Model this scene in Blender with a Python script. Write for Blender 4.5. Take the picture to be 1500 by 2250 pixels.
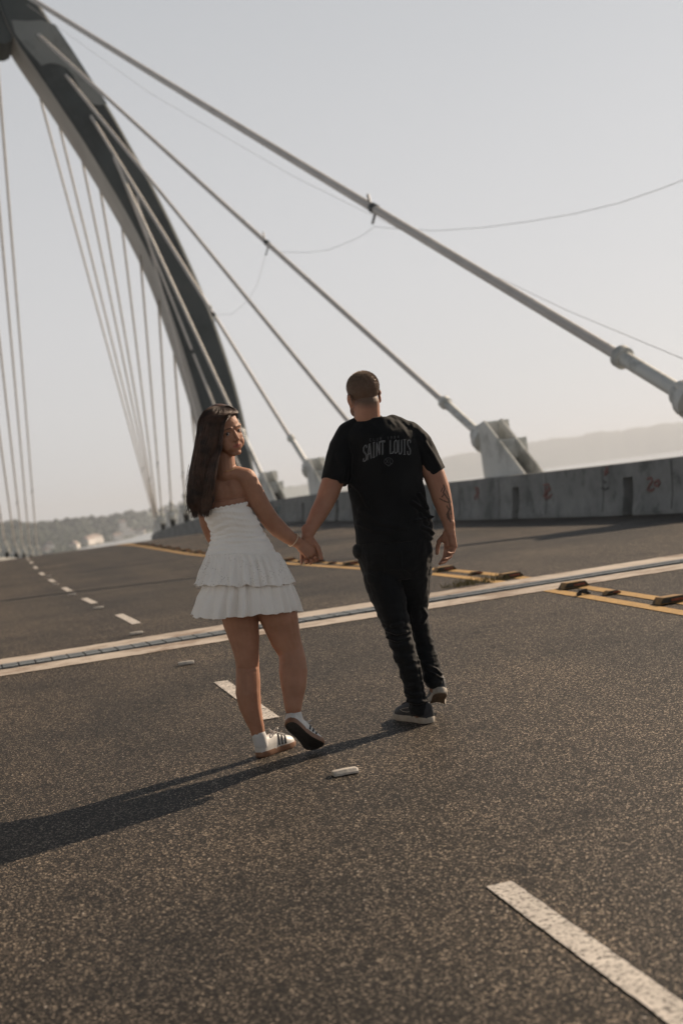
import bpy, bmesh, math, random
import numpy as np
from mathutils import Vector, Matrix, noise as mnoise
from mathutils.bvhtree import BVHTree

for o in list(bpy.data.objects): bpy.data.objects.remove(o, do_unlink=True)
SC = bpy.context.scene
COL = SC.collection
rad = math.radians

# ------------------------------------------------------------------ camera
YAW, PITCH, ROLL, CAMH = rad(15.1065), rad(-0.953), rad(7.5), 1.42
FPX, CX, CY = 3125.0, 750.0, 1125.0          # 50 mm lens on a 36 mm tall frame, measured on the 1500 x 2250 photograph
fw = Vector((math.sin(YAW)*math.cos(PITCH), math.cos(YAW)*math.cos(PITCH), math.sin(PITCH)))
r0 = Vector((math.cos(YAW), -math.sin(YAW), 0)); u0 = r0.cross(fw)
cr = r0*math.cos(ROLL) - u0*math.sin(ROLL); cu = r0*math.sin(ROLL) + u0*math.cos(ROLL)
CAM = Vector((0, 0, CAMH))
cam = bpy.data.cameras.new('camera'); camo = bpy.data.objects.new('camera', cam); COL.objects.link(camo)
M = Matrix((cr, cu, -fw)).transposed().to_4x4(); M.translation = CAM; camo.matrix_world = M
cam.sensor_fit = 'VERTICAL'; cam.sensor_height = 36; cam.lens = 50; cam.clip_start = 0.1; cam.clip_end = 40000
cam.dof.use_dof = True; cam.dof.focus_distance = 6.75; cam.dof.aperture_fstop = 2.5
SC.camera = camo

# ------------------------------------------------------------------ light
SUN_AZ, SUN_EL = 66.0, 28.0                 # azimuth from the road direction (+y) towards +x
world = bpy.data.worlds.new('World'); SC.world = world; world.use_nodes = True
nt = world.node_tree; nt.nodes.clear()
sky = nt.nodes.new('ShaderNodeTexSky'); sky.sky_type = 'NISHITA'; sky.sun_disc = False
sky.sun_elevation = rad(SUN_EL); sky.sun_rotation = rad(SUN_AZ); sky.air_density = 1.0; sky.dust_density = 2.0; sky.ozone_density = 1.5
hs = nt.nodes.new('ShaderNodeHueSaturation'); hs.inputs['Saturation'].default_value = 0.25; hs.inputs['Value'].default_value = 1.0
bg = nt.nodes.new('ShaderNodeBackground'); bg.inputs['Strength'].default_value = 0.016
wo = nt.nodes.new('ShaderNodeOutputWorld')
# the thick hazy air brightens the sky towards the horizon all round: a second background added to the sky texture
wtc = nt.nodes.new('ShaderNodeTexCoord'); wsp = nt.nodes.new('ShaderNodeSeparateXYZ'); wr = nt.nodes.new('ShaderNodeValToRGB')
nt.links.new(wtc.outputs['Generated'], wsp.inputs[0]); nt.links.new(wsp.outputs['Z'], wr.inputs[0])
SKYR = [(0.0, (.42, .414, .412)), (.12, (.396, .393, .398)), (.34, (.315, .323, .335)), (.42, (.13, .155, .185)), (.55, (.025, .04, .055)), (1.0, (.008, .016, .025))]  # upper sky, out of view, darkened to cut the fill light
el = wr.color_ramp.elements
for i, (p_, c_) in enumerate(SKYR):
    e = el[i] if i < 2 else el.new(p_)
    e.position = p_; e.color = (*c_, 1)
bg2 = nt.nodes.new('ShaderNodeBackground'); bg2.inputs['Strength'].default_value = 1.0; ad = nt.nodes.new('ShaderNodeAddShader')
nt.links.new(wr.outputs[0], bg2.inputs['Color'])
nt.links.new(sky.outputs[0], hs.inputs['Color']); nt.links.new(hs.outputs[0], bg.inputs['Color']); nt.links.new(bg.outputs[0], ad.inputs[0]); nt.links.new(bg2.outputs[0], ad.inputs[1]); nt.links.new(ad.outputs[0], wo.inputs['Surface'])
sl = bpy.data.lights.new('sun', 'SUN'); sl.energy = 5.0; sl.angle = rad(0.45); sl.color = (1.0, 0.80, 0.60)
so = bpy.data.objects.new('sun', sl); COL.objects.link(so)
sdir = Vector((math.sin(rad(SUN_AZ))*math.cos(rad(SUN_EL)), math.cos(rad(SUN_AZ))*math.cos(rad(SUN_EL)), math.sin(rad(SUN_EL))))
so.rotation_euler = sdir.to_track_quat('Z', 'Y').to_euler()
SC.view_settings.view_transform = 'Standard'; SC.view_settings.look = 'None'; SC.view_settings.exposure = 0.46; SC.view_settings.gamma = 1.0
SC.render.engine = 'CYCLES'
SC.cycles.volume_bounces = 1

# ------------------------------------------------------------------ helpers
def ray(px, py): return fw + cr*((px-CX)/FPX) - cu*((py-CY)/FPX)
def onY(px, py, Y): d = ray(px, py); return CAM + d*(Y/d.y)
def onX(px, py, X): d = ray(px, py); return CAM + d*(X/d.x)
def onZ(px, py, Z): d = ray(px, py); return CAM + d*((Z-CAMH)/d.z)
FH = Vector((math.sin(YAW), math.cos(YAW), 0))
def onD(px, py, D): d = ray(px, py); return CAM + d*(D/d.dot(FH))
def smooth(mesh):
    mesh.polygons.foreach_set('use_smooth', [True]*len(mesh.polygons)); mesh.update()
def tag(o, label=None, cat=None, group=None, kind=None):
    if label: o['label'] = label
    if cat: o['category'] = cat
    if group: o['group'] = group
    if kind: o['kind'] = kind
    return o
def empty(name, loc, *a, **k):
    o = bpy.data.objects.new(name, None); COL.objects.link(o); o.location = loc
    o.empty_display_size = .1
    return tag(o, *a, **k)
def mesh_obj(name, verts, faces, mat, parent=None, shade=False, mats=None, fm=None):
    me = bpy.data.meshes.new(name)
    me.from_pydata([tuple(v) for v in verts], [], [tuple(f) for f in faces]); me.update()
    for m_ in (mats or [mat]): me.materials.append(m_)
    if fm: me.polygons.foreach_set('material_index', fm)
    if shade: smooth(me)
    o = bpy.data.objects.new(name, me); COL.objects.link(o)
    if parent:
        o.parent = parent; o.matrix_parent_inverse = Matrix.Translation(-parent.location)
    return o
class MB:
    """collects simple solids into one mesh"""
    def __init__(s): s.v = []; s.f = []
    def add(s, v, f):
        n = len(s.v); s.v += [Vector(a) for a in v]; s.f += [[i+n for i in q] for q in f]
    def box(s, c, size, M=None, taper=(1, 1)):
        x, y, z = [a/2 for a in size]; vs = []
        for k, (sz, t) in enumerate(((-1, 1), (1, 0))):
            tx, ty = (1, 1) if t else taper
            vs += [Vector((-x*tx, -y*ty, sz*z)), Vector((x*tx, -y*ty, sz*z)), Vector((x*tx, y*ty, sz*z)), Vector((-x*tx, y*ty, sz*z))]
        if M: vs = [M @ a for a in vs]
        vs = [a+Vector(c) for a in vs]
        s.add(vs, [(3, 2, 1, 0), (4, 5, 6, 7), (0, 1, 5, 4), (1, 2, 6, 5), (2, 3, 7, 6), (3, 0, 4, 7)])
    def tube(s, pts, rads, n=16, cap=True):
        pts = [Vector(p) for p in pts]
        if not hasattr(rads, '__len__'): rads = [rads]*len(pts)
        t0 = (pts[1]-pts[0]).normalized(); a = t0.orthogonal().normalized(); rings = []
        base = len(s.v)
        for i, p in enumerate(pts):
            t = (pts[min(i+1, len(pts)-1)]-pts[max(i-1, 0)])
            t = t.normalized() if t.length > 1e-9 else t0
            a = (a - t*a.dot(t)).normalized(); b = t.cross(a)
            for k in range(n):
                an = 2*math.pi*k/n; s.v.append(p + (a*math.cos(an)+b*math.sin(an))*rads[i])
        for i in range(len(pts)-1):
            for k in range(n):
                k2 = (k+1) % n
                s.f.append([base+i*n+k, base+i*n+k2, base+(i+1)*n+k2, base+(i+1)*n+k])
        if cap:
            s.f.append([base+k for k in range(n)][::-1]); s.f.append([base+(len(pts)-1)*n+k for k in range(n)])
    def prism(s, poly, vec):
        n = len(poly); vec = Vector(vec); a = [Vector(p) for p in poly]
        s.add(a+[p+vec for p in a], [list(range(n))[::-1], list(range(n, 2*n))]+[(i, (i+1) % n, (i+1) % n+n, i+n) for i in range(n)])
    def build(s, name, mat, parent=None, shade=False):
        o = mesh_obj(name, s.v, s.f, mat, parent)
        bm = bmesh.new(); bm.from_mesh(o.data); bmesh.ops.recalc_face_normals(bm, faces=bm.faces); bm.to_mesh(o.data); bm.free()
        if shade:
            smooth(o.data); o.data.set_sharp_from_angle(angle=rad(35))
        return o

# ------------------------------------------------------------------ materials
def newmat(name):
    m = bpy.data.materials.new(name); m.use_nodes = True; n = m.node_tree; n.nodes.clear()
    out = n.nodes.new('ShaderNodeOutputMaterial'); b = n.nodes.new('ShaderNodeBsdfPrincipled'); n.links.new(b.outputs[0], out.inputs[0])
    return m, n, b
def N(n, t, **k):
    x = n.nodes.new('ShaderNode'+t)
    for a, v in k.items():
        if a in x.inputs: x.inputs[a].default_value = v
        else: setattr(x, a, v)
    return x
def ramp(n, src, stops, interp='LINEAR'):
    r_ = n.nodes.new('ShaderNodeValToRGB'); cr_ = r_.color_ramp; cr_.interpolation = interp
    while len(cr_.elements) > 1: cr_.elements.remove(cr_.elements[-1])
    for i, (p, c) in enumerate(stops):
        e = cr_.elements[0] if i == 0 else cr_.elements.new(p)
        e.position = p; e.color = (c[0], c[1], c[2], 1) if hasattr(c, '__len__') else (c, c, c, 1)
    n.links.new(src, r_.inputs[0]); return r_
def mix(n, fac, a, b, mode='MIX'):
    x = n.nodes.new('ShaderNodeMixRGB'); x.blend_type = mode
    for i, v in ((0, fac), (1, a), (2, b)):
        if hasattr(v, 'is_linked') or hasattr(v, 'links'): n.links.new(v, x.inputs[i])
        elif i == 0: x.inputs[0].default_value = v
        else: x.inputs[i].default_value = (v[0], v[1], v[2], 1)
    return x.outputs[0]
def bump(n, h, b, strength=.3, dist=.01):
    x = N(n, 'Bump', Strength=strength, Distance=dist); n.links.new(h, x.inputs['Height']); n.links.new(x.outputs[0], b.inputs['Normal']); return x
def mottled(name, c1, c2, scale=4, rough=.8, detail=6, bscale=None, bstr=.2, bdist=.01, metal=0, coord='Object', c3=None, s3=.4):
    m, n, b = newmat(name)
    tc = N(n, 'TexCoord'); t = N(n, 'TexNoise', Scale=scale, Detail=detail, Roughness=.6); n.links.new(tc.outputs[coord], t.inputs['Vector'])
    r_ = ramp(n, t.outputs[0], [(.33, c1), (.67, c2)]); col = r_.outputs[0]
    if c3:
        t3 = N(n, 'TexNoise', Scale=s3, Detail=5.0, Roughness=.7); n.links.new(tc.outputs[coord], t3.inputs['Vector'])
        f3 = ramp(n, t3.outputs[0], [(.5, 0), (.62, 1)]); col = mix(n, f3.outputs[0], col, c3)
    n.links.new(col, b.inputs['Base Color'])
    b.inputs['Roughness'].default_value = rough; b.inputs['Metallic'].default_value = metal
    if bscale:
        t2 = N(n, 'TexNoise', Scale=bscale, Detail=4.0); n.links.new(tc.outputs[coord], t2.inputs['Vector']); bump(n, t2.outputs[0], b, bstr, bdist)
    return m

def asphalt():
    m, n, b = newmat('asphalt'); tc = N(n, 'TexCoord'); co = tc.outputs['Object']
    v1 = N(n, 'TexVoronoi', Scale=175.0, Randomness=1.0); n.links.new(co, v1.inputs['Vector'])       # aggregate
    sep = N(n, 'SeparateColor'); n.links.new(v1.outputs['Color'], sep.inputs[0])
    base = ramp(n, sep.outputs[0], [(0, (.006, .006, .006)), (.35, (.013, .0125, .012)), (.65, (.034, .031, .028)), (.86, (.105, .095, .084)), (1, (.42, .38, .33))])
    v2 = N(n, 'TexVoronoi', Scale=260.0); n.links.new(co, v2.inputs['Vector']); sep2 = N(n, 'SeparateColor'); n.links.new(v2.outputs['Color'], sep2.inputs[0])
    fine = ramp(n, sep2.outputs[0], [(0, .4), (1, 1.6)])
    c = mix(n, 1.0, base.outputs[0], fine.outputs[0], 'MULTIPLY'); c = mix(n, 1.0, c, (1.07, 1.0, .92), 'MULTIPLY')
    big = N(n, 'TexNoise', Scale=.55, Detail=6.0, Roughness=.62); n.links.new(co, big.inputs['Vector'])
    bigr = ramp(n, big.outputs[0], [(.3, (.50, .52, .55)), (.7, (1.38, 1.31, 1.22))]); c = mix(n, 1.0, c, bigr.outputs[0], 'MULTIPLY')
    st2 = N(n, 'TexNoise', Scale=1.7, Detail=8.0, Roughness=.75); n.links.new(co, st2.inputs['Vector'])                                # oil and tyre stains
    s2 = ramp(n, st2.outputs[0], [(.56, 1), (.66, .55)]); c = mix(n, 1.0, c, s2.outputs[0], 'MULTIPLY')
    mp = N(n, 'Mapping'); mp.inputs['Scale'].default_value = (1.1, .05, 1); n.links.new(co, mp.inputs[0])
    st = N(n, 'TexNoise', Scale=1.0, Detail=4.0); n.links.new(mp.outputs[0], st.inputs['Vector'])                                   # wheel tracks
    str_ = ramp(n, st.outputs[0], [(.35, (.82, .82, .83)), (.65, (1.15, 1.13, 1.1))]); c = mix(n, 1.0, c, str_.outputs[0], 'MULTIPLY')
    sp = N(n, 'TexVoronoi', Scale=48.0); n.links.new(co, sp.inputs['Vector']); sc = N(n, 'SeparateColor'); n.links.new(sp.outputs['Color'], sc.inputs[0])  # sparkle of glass beads put in as pale specks
    spm = ramp(n, sc.outputs[1], [(.983, 0), (.985, 1)], 'CONSTANT'); spd = ramp(n, sp.outputs['Distance'], [(.12, 1), (.2, 0)])
    f = mix(n, 1.0, spm.outputs[0], spd.outputs[0], 'MULTIPLY'); c = mix(n, f, c, (.75, .68, .6))
    n.links.new(c, b.inputs['Base Color']); b.inputs['Roughness'].default_value = .62; b.inputs['Specular IOR Level'].default_value = .17
    hsum = N(n, 'Math', operation='ADD'); n.links.new(v1.outputs['Distance'], hsum.inputs[0]); n.links.new(sep.outputs[1], hsum.inputs[1])
    bump(n, hsum.outputs[0], b, .55, .003)
    return m
def worn_paint(name, col, under, thr=.42):
    m, n, b = newmat(name); tc = N(n, 'TexCoord'); co = tc.outputs['Object']
    t = N(n, 'TexNoise', Scale=70.0, Detail=5.0, Roughness=.7); n.links.new(co, t.inputs['Vector'])
    f = ramp(n, t.outputs[0], [(thr-.05, 0), (thr+.05, 1)])
    t2 = N(n, 'TexNoise', Scale=9.0, Detail=6.0); n.links.new(co, t2.inputs['Vector'])
    cc = ramp(n, t2.outputs[0], [(.3, [a*.72 for a in col]), (.7, col)])
    c = mix(n, f.outputs[0], under, cc.outputs[0]); n.links.new(c, b.inputs['Base Color']); b.inputs['Roughness'].default_value = .7
    bump(n, t.outputs[0], b, .5, .004); return m
MAT = {}
MAT['asphalt'] = asphalt()
MAT['white_paint'] = worn_paint('white_paint', (.68, .63, .57), (.05, .045, .04), .44)
MAT['yellow_paint'] = worn_paint('yellow_paint', (.52, .31, .09), (.08, .06, .04), .40)
MAT['joint_concrete'] = mottled('joint_concrete', (.40, .345, .29), (.54, .475, .41), 3, .85, bscale=60, bstr=.4, c3=(.27, .21, .165), s3=1.3)
MAT['steel_comb'] = mottled('steel_comb', (.10, .115, .12), (.20, .215, .22), 12, .5, bscale=40, metal=.2)
MAT['dark_rubber'] = mottled('dark_rubber', (.012, .013, .014), (.03, .03, .03), 20, .7)
MAT['barrier'] = mottled('barrier_concrete', (.18, .185, .18), (.33, .33, .315), 2.2, .9, detail=10, bscale=18, bstr=.35, bdist=.02, c3=(.13, .135, .13), s3=1.1)
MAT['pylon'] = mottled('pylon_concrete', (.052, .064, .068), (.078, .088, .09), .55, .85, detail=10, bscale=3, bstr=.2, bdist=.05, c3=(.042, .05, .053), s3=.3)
MAT['pylon_pale'] = mottled('pylon_pale_tone', (.19, .205, .205), (.24, .25, .245), .7, .85, detail=8, bscale=4, bstr=.2, c3=(.16, .17, .17), s3=.8)
MAT['pylon_side_lit'] = mottled('pylon_lit_side_concrete', (.42, .40, .38), (.52, .50, .475), .7, .85, detail=8)  # bounce and haze light on the leg's side put into a paler colour
MAT['cable'] = mottled('cable_sheath', (.52, .49, .46), (.62, .59, .56), 1.5, .55, bscale=8, bstr=.05)
MAT['steel_paint'] = mottled('steel_paint', (.60, .61, .58), (.68, .68, .65), 2.5, .5, bscale=20, bstr=.08, c3=(.38, .385, .36), s3=1.5)
MAT['dark_steel'] = mottled('dark_steel', (.03, .035, .037), (.06, .065, .065), 5, .5)
MAT['ceramic'] = mottled('marker_ceramic', (.42, .38, .33), (.6, .55, .48), 30, .5, bscale=80, bstr=.2)
MAT['block_yellow'] = mottled('block_yellow', (.22, .13, .045), (.38, .22, .07), 14, .7, c3=(.07, .055, .035), s3=8)
MAT['block_dark'] = mottled('block_dark', (.03, .027, .02), (.06, .05, .03), 20, .7)
MAT['reflector'] = mottled('reflector', (.16, .045, .02), (.24, .06, .03), 40, .3)
MAT['graffiti_red'] = mottled('graffiti_red', (.22, .10, .085), (.27, .14, .12), 20, .8)
MAT['wire'] = mottled('wire', (.5, .5, .5), (.6, .6, .6), 5, .6)

# ------------------------------------------------------------------ deck shape
ZT = [(-30, -.9), (0, 0), (9, .324), (10.6, .378), (11.4, .405), (12.2, .425), (13.5, .442), (15, .445), (18, .438), (21, .433), (24, .438), (27, .444), (30, .455), (33, .482), (36, .509), (39, .533), (42, .54), (45, .528), (50, .48), (60, .28), (70, .04), (80, -.25), (100, -.95), (120, -1.7), (160, -3.4)]
CT = [(-30, 0), (13, 0), (20, .02), (30, .13), (38, .32), (45, .54), (60, 1.08), (70, 1.45), (80, 1.8), (90, 2.2), (99, 3.0), (106, 3.9), (113, 4.84), (120, 5.8), (127, 6.7), (134, 7.6), (141, 8.6), (160, 11)]
def interp(T, y):
    # smooth (Catmull-Rom like) interpolation through a table
    xs = [a for a, b in T]; ys = [b for a, b in T]
    if y <= xs[0]: return ys[0]
    if y >= xs[-1]: return ys[-1]
    i = max(k for k in range(len(xs)-1) if xs[k] <= y)
    def sl(k):
        if k <= 0: return (ys[1]-ys[0])/(xs[1]-xs[0])
        if k >= len(xs)-1: return (ys[-1]-ys[-2])/(xs[-1]-xs[-2])
        return (ys[k+1]-ys[k-1])/(xs[k+1]-xs[k-1])
    h = xs[i+1]-xs[i]; t = (y-xs[i])/h
    return (2*t**3-3*t**2+1)*ys[i]+(t**3-2*t**2+t)*h*sl(i)+(-2*t**3+3*t**2)*ys[i+1]+(t**3-t**2)*h*sl(i+1)
def zd(y): return interp(ZT, y)
def cs(y): return interp(CT, y)
XL, XR, XD, XY = -.75, 9.85, 1.46, 4.64
def yrange(a, b):
    ys = [a]; 
    while ys[-1] < b-1e-6:
        y = ys[-1]; ys.append(min(b, y+(.25 if 8 < y < 16 else .5 if y < 60 else 2.0)))
    return ys
def strip(x0, x1, y0, y1, off, step=None):
    """sheet lying on the deck between lateral offsets x0, x1"""
    ys = yrange(y0, y1); v = []; f = []
    nx = max(1, int((x1-x0)/1.5)); 
    for y in ys:
        for k in range(nx+1): v.append((cs(y)+x0+(x1-x0)*k/nx, y, zd(y)+off))
    for i in range(len(ys)-1):
        for k in range(nx): a = i*(nx+1)+k; f.append((a, a+1, a+nx+2, a+nx+1))
    return v, f

# ------------------------------------------------------------------ road
v, f = strip(XL-.9, XR+.95, -30, 160, 0)
n0 = len(v); ys = yrange(-30, 160); nx = max(1, int((XR+.95-XL+.9)/1.5))
v2 = [(a[0], a[1], a[2]-.55) for a in v]; f2 = [tuple(i+n0 for i in q)[::-1] for q in f]
side = []
for i in range(len(ys)-1):
    a = i*(nx+1); b = a+nx+1; side.append((a, b, b+n0, a+n0)); a += nx; b += nx; side.append((b, a, a+n0, b+n0))
road = mesh_obj('road', v+v2, f+f2+side, MAT['asphalt'], shade=True)
road.data.set_sharp_from_angle(angle=rad(40))
tag(road, 'dark speckled asphalt bridge roadway rising and curving away to a crest', 'road', kind='structure')
# dashes of the lane line
for (a, b) in [(-1.9, -.5), (2.62, 4.13), (7.34, 8.81), (13.0, 14.5), (17.15, 18.7), (21.3, 22.8), (25.45, 26.95), (29.6, 31.1), (33.75, 35.2), (37.9, 39.4), (42, 43.5), (46.2, 47.7)]:
    w = .043; rg = random.Random(int(a*10)); v = []; f = []
    nn = 60
    for i in range(nn+1):
        y = a+(b-a)*i/nn; e = .0015
        v += [(cs(y)+XD-w+rg.uniform(-e, e), y, zd(y)+.004), (cs(y)+XD+w+rg.uniform(-e, e), y, zd(y)+.004)]
    f = [(2*i, 2*i+1, 2*i+3, 2*i+2) for i in range(nn)]
    mesh_obj('lane_dash', v, f, MAT['white_paint'], road)
for x in (XY-.12, XY+.12):
    for (a, b) in ((-6, 10.68), (11.72, 60)):
        v, f = strip(x-.055, x+.055, a, b, .004); mesh_obj('yellow_line', v, f, MAT['yellow_paint'], road)
# expansion joint
ej = empty('expansion_joint', (4.5, 11.2, .4), 'pale concrete expansion joint with grey steel finger comb crossing the asphalt', 'expansion joint')
def cross_band(y0, y1, off, x0, x1, rough=.012, seed=1):
    rg = random.Random(seed); nn = int((x1-x0)/.06); v = []
    for i in range(nn+1):
        x = x0+(x1-x0)*i/nn; a = y0+rg.uniform(-rough, rough)+.012*math.sin(x*2.1+seed); b = y1+rg.uniform(-rough, rough)+.012*math.sin(x*1.7+2*seed)
        v += [(x, a, zd(a)+off), (x, b, zd(b)+off)]
    return v, [(2*i, 2*i+2, 2*i+3, 2*i+1) for i in range(nn)]
X0, X1 = XL-.1, XR+.1
v, f = cross_band(10.68, 11.03, .005, X0, X1, seed=3); mesh_obj('concrete_strip', v, f, MAT['joint_concrete'], ej)
v, f = cross_band(11.37, 11.72, .005, X0, X1, seed=5); mesh_obj('concrete_strip', v, f, MAT['joint_concrete'], ej)
v, f = cross_band(11.03, 11.37, .003, X0, X1, 0, seed=0); v = [(a[0], 11.03 if k % 2 == 0 else 11.37, a[2]) for k, a in enumerate(v)]
comb = mesh_obj('gap_seal', v, f, MAT['dark_rubber'], ej)
mb = MB(); x = X0+.05; rg = random.Random(4)
while x < X1-.2:
    w = .125
    if x < 3.4:
        for (ya, yb) in ((11.045, 11.185), (11.215, 11.355)):
            mb.box((x+w/2, (ya+yb)/2+rg.uniform(-.003, .003), .398+.006), (w-.012, yb-ya, .014))
        x += w
    else:
        w = .42
        mb.box((x+w/2, 11.11+rg.uniform(-.012, .012), .405), (w-.006, .10, .014)); mb.box((x+w/2, 11.27+rg.uniform(-.012, .012), .405), (w-.006, .12, .016)); x += w
mb.build('steel_comb', MAT['steel_comb'], ej)

# pavement markers (white ceramic bars)
MK = [(1.45, 5.87, 'cream ceramic road marker nearest the camera, right of the striped shoes'), (1.40, 9.78, 'cream ceramic road marker just before the expansion joint'),
      (1.34, 12.05, 'cream ceramic road marker just beyond the expansion joint'), (1.40, 15.98, 'cream ceramic road marker between the first two dashes beyond the joint'),
      (1.42, 20.0, 'small distant cream road marker, second beyond the joint dashes'), (1.47, 24.1, 'tiny far cream road marker among the far lane dashes'), (1.60, 28.3, 'tiniest visible cream road marker near the crest')]
mk0 = None
for i, (x, y, lb) in enumerate(MK):
    if mk0 is None:
        mb = MB(); L, W, Hh = .108, .060, .020
        prof = [(-W/2, 0), (W/2, 0), (W/2, .008), (W/2-.012, Hh), (-W/2+.012, Hh), (-W/2, .008)]
        vs = []
        for sx in (-L/2, -L/2+.008, 0, L/2-.008, L/2):
            k = .93 if abs(sx) > L/2-.001 else 1
            vs += [Vector((sx, a*k, b*(.9 if k < 1 else 1)+(.0015 if sx == 0 else 0))) for a, b in prof]
        fs = []
        for j in range(4):
            for k in range(6): fs.append((j*6+k, j*6+(k+1) % 6, (j+1)*6+(k+1) % 6, (j+1)*6+k))
        fs += [tuple(range(6))[::-1], tuple(range(24, 30))]
        mb.add(vs, fs); o = mb.build('pavement_marker', MAT['ceramic']); mk0 = o
    else: o = mk0.copy(); COL.objects.link(o)
    o.location = (x, y, zd(y)+.003); o.rotation_euler = (0, 0, [.02, -.12, .05, .03, -.04, .02, 0][i])
    tag(o, lb, 'road marker', 'cream ceramic markers along the lane line')

# yellow road blocks on the double line
def block(name, L, W, Hh):
    root = empty(name, (0, 0, 0)); mb = MB()
    prof = [(-L/2, 0), (L/2, 0), (L/2-.035, Hh), (-L/2+.035, Hh)]
    mb.prism([(a, -W/2, b) for a, b in prof], (0, W, 0)); mb.build('block_body', MAT['block_yellow'], root)
    mb = MB(); q = .97
    mb.prism([(-L/2*q+.005, -W/2-.006, .006), (L/2*q, -W/2-.006, .006), (L/2*q-.03, -W/2-.006, Hh*.93), (-L/2*q+.03, -W/2-.006, Hh*.93)], (0, .004, 0)); mb.build('dark_face', MAT['block_dark'], root)  # dark sheet over the side towards the viewer
    mb = MB(); mb.box((.02, -W/2-.011, Hh*.5), (L*.42, .006, Hh*.36)); mb.build('reflector', MAT['reflector'], root)
    return root
def copy_tree(o, parent=None):
    c = o.copy(); COL.objects.link(c)
    if parent: c.parent = parent
    for ch in o.children: copy_tree(ch, c)
    return c
big0, sm0 = None, None
stations = [(9.02, 1), (9.9, 0), (10.62, 1), (11.98, 1), (12.8, 0), (13.75, 1)]
y = 14.65
while y < 44: stations.append((y, 1 if (len(stations) % 2) else 0)); y += .9
LB = {9.02: 'big yellow road block at the right picture edge', 9.9: 'small low yellow block between the two big blocks right of the man', 10.62: 'big dark faced yellow block just before the expansion joint',
      11.98: 'weedy yellow block touching the far side of the expansion joint', 12.8: 'small yellow block beyond the joint, right of the man', 13.75: 'big dark faced yellow block below the hanging hand of the man'}
for (y, bigq) in stations:
    if bigq:
        if big0 is None: big0 = o = block('road_block', .225, .12, .044)
        else: o = copy_tree(big0)
    else:
        if sm0 is None: sm0 = o = block('road_block', .13, .08, .026)
        else: o = copy_tree(sm0)
    o.location = (cs(y)+XY+(.07 if bigq else .05), y, zd(y)+.005)
    tag(o, LB.get(y, ('big' if bigq else 'small')+' distant yellow road block in the chain beyond the couple'), 'road block', 'yellow road blocks along the double line' if y in LB else 'distant yellow blocks along the double line')
# dark stone near blocks and weeds
mb = MB(); p = onZ(1282, 1308, .36)
for k in range(5): mb.box((p.x+.02*k-.04, p.y+.01*(k % 2), .37+.006*k*(4-k)), (.03, .03, .03), Matrix.Rotation(k, 3, 'Z') @ Matrix.Rotation(k*.7, 3, 'X'))
tag(mb.build('stone', MAT['dark_rubber']), 'small dark lump of rubble on the asphalt below the yellow lines', 'stone')
mb = MB(); rg = random.Random(9)
for k in range(260):
    a = rg.uniform(0, 6.28); rr = rg.uniform(0, 1)**.5; x = XY-.28+.62*rr*math.cos(a)*.6+.05; y = 11.98+.16*rr*math.sin(a); h = rg.uniform(.02, .07); z = zd(y)
    dx, dy = rg.uniform(-.03, .03), rg.uniform(-.03, .03); w = .004
    mb.add([(x-w, y, z), (x+w, y, z), (x+dx, y+dy, z+h)], [(0, 1, 2)])
MAT['weed'] = mottled('weed', (.10, .09, .03), (.2, .16, .06), 20, .8)
tag(mb.build('weeds', MAT['weed']), 'dry yellowish weeds growing at the far edge of the joint', 'weeds', kind='stuff')

# ------------------------------------------------------------------ barriers
PROF = [(0, 0), (.0, .06), (.06, .30), (.10, .78), (.105, .80), (.33, .80), (.40, 0)]
def barrier(name, label, xbase, sign, y0, y1, openings):
    root = empty(name, (cs(y0)+xbase, y0, zd(y0)), label, 'barrier')
    segs = []; y = y0
    for op in openings+[1e9]:
        e = min(op, y1)
        segs.append((y, e, False)); 
        if op < y1: segs.append((op, op+.34, True)); y = op+.34
        else: break
    v = []; f = []
    prof = [(sign*a, b) for a, b in PROF]; n = len(prof)
    top = [(sign*a, b) for a, b in [(.085, .58), (.10, .78), (.105, .80), (.33, .80), (.35, .58)]]
    for (a, b, hole) in segs:
        pr = top if hole else prof; m_ = len(pr); ys_ = yrange(a, b)[:]
        base = len(v)
        for yy in ys_: v += [(cs(yy)+xbase+px_, yy, zd(yy)+pz) for px_, pz in pr]
        for i in range(len(ys_)-1):
            for k in range(m_): k2 = (k+1) % m_; f.append((base+i*m_+k, base+i*m_+k2, base+(i+1)*m_+k2, base+(i+1)*m_+k))
        f.append([base+k for k in range(m_)]); f.append([base+(len(ys_)-1)*m_+k for k in range(m_)][::-1])
        if hole:   # back plate of the recess
            base = len(v); ym = (a+b)/2
            for yy in (a, b): v += [(cs(yy)+xbase+sign*q, yy, zd(yy)+z) for q, z in ((.24, 0), (.24, .58), (.34, .58), (.38, 0))]
            f += [(base+k, base+(k+1) % 4, base+4+(k+1) % 4, base+4+k) for k in range(4)]
    o = mesh_obj('concrete_wall', v, f, MAT['barrier'], root)
    bm = bmesh.new(); bm.from_mesh(o.data); bmesh.ops.recalc_face_normals(bm, faces=bm.faces); bm.to_mesh(o.data); bm.free()
    return root
ops = [15.1, 19.75, 24.4, 29.0, 33.6, 38.2, 42.8, 47.4, 52, 56.6]
rb = barrier('barrier', 'grey concrete barrier on the right of the roadway with dark drain openings and red graffiti', XR, 1, -25, 125, [y for y in ops])
lb_ = barrier('barrier', 'grey concrete barrier along the left roadway edge, seen only far off', XL, -1, -25, 145, [])
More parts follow.
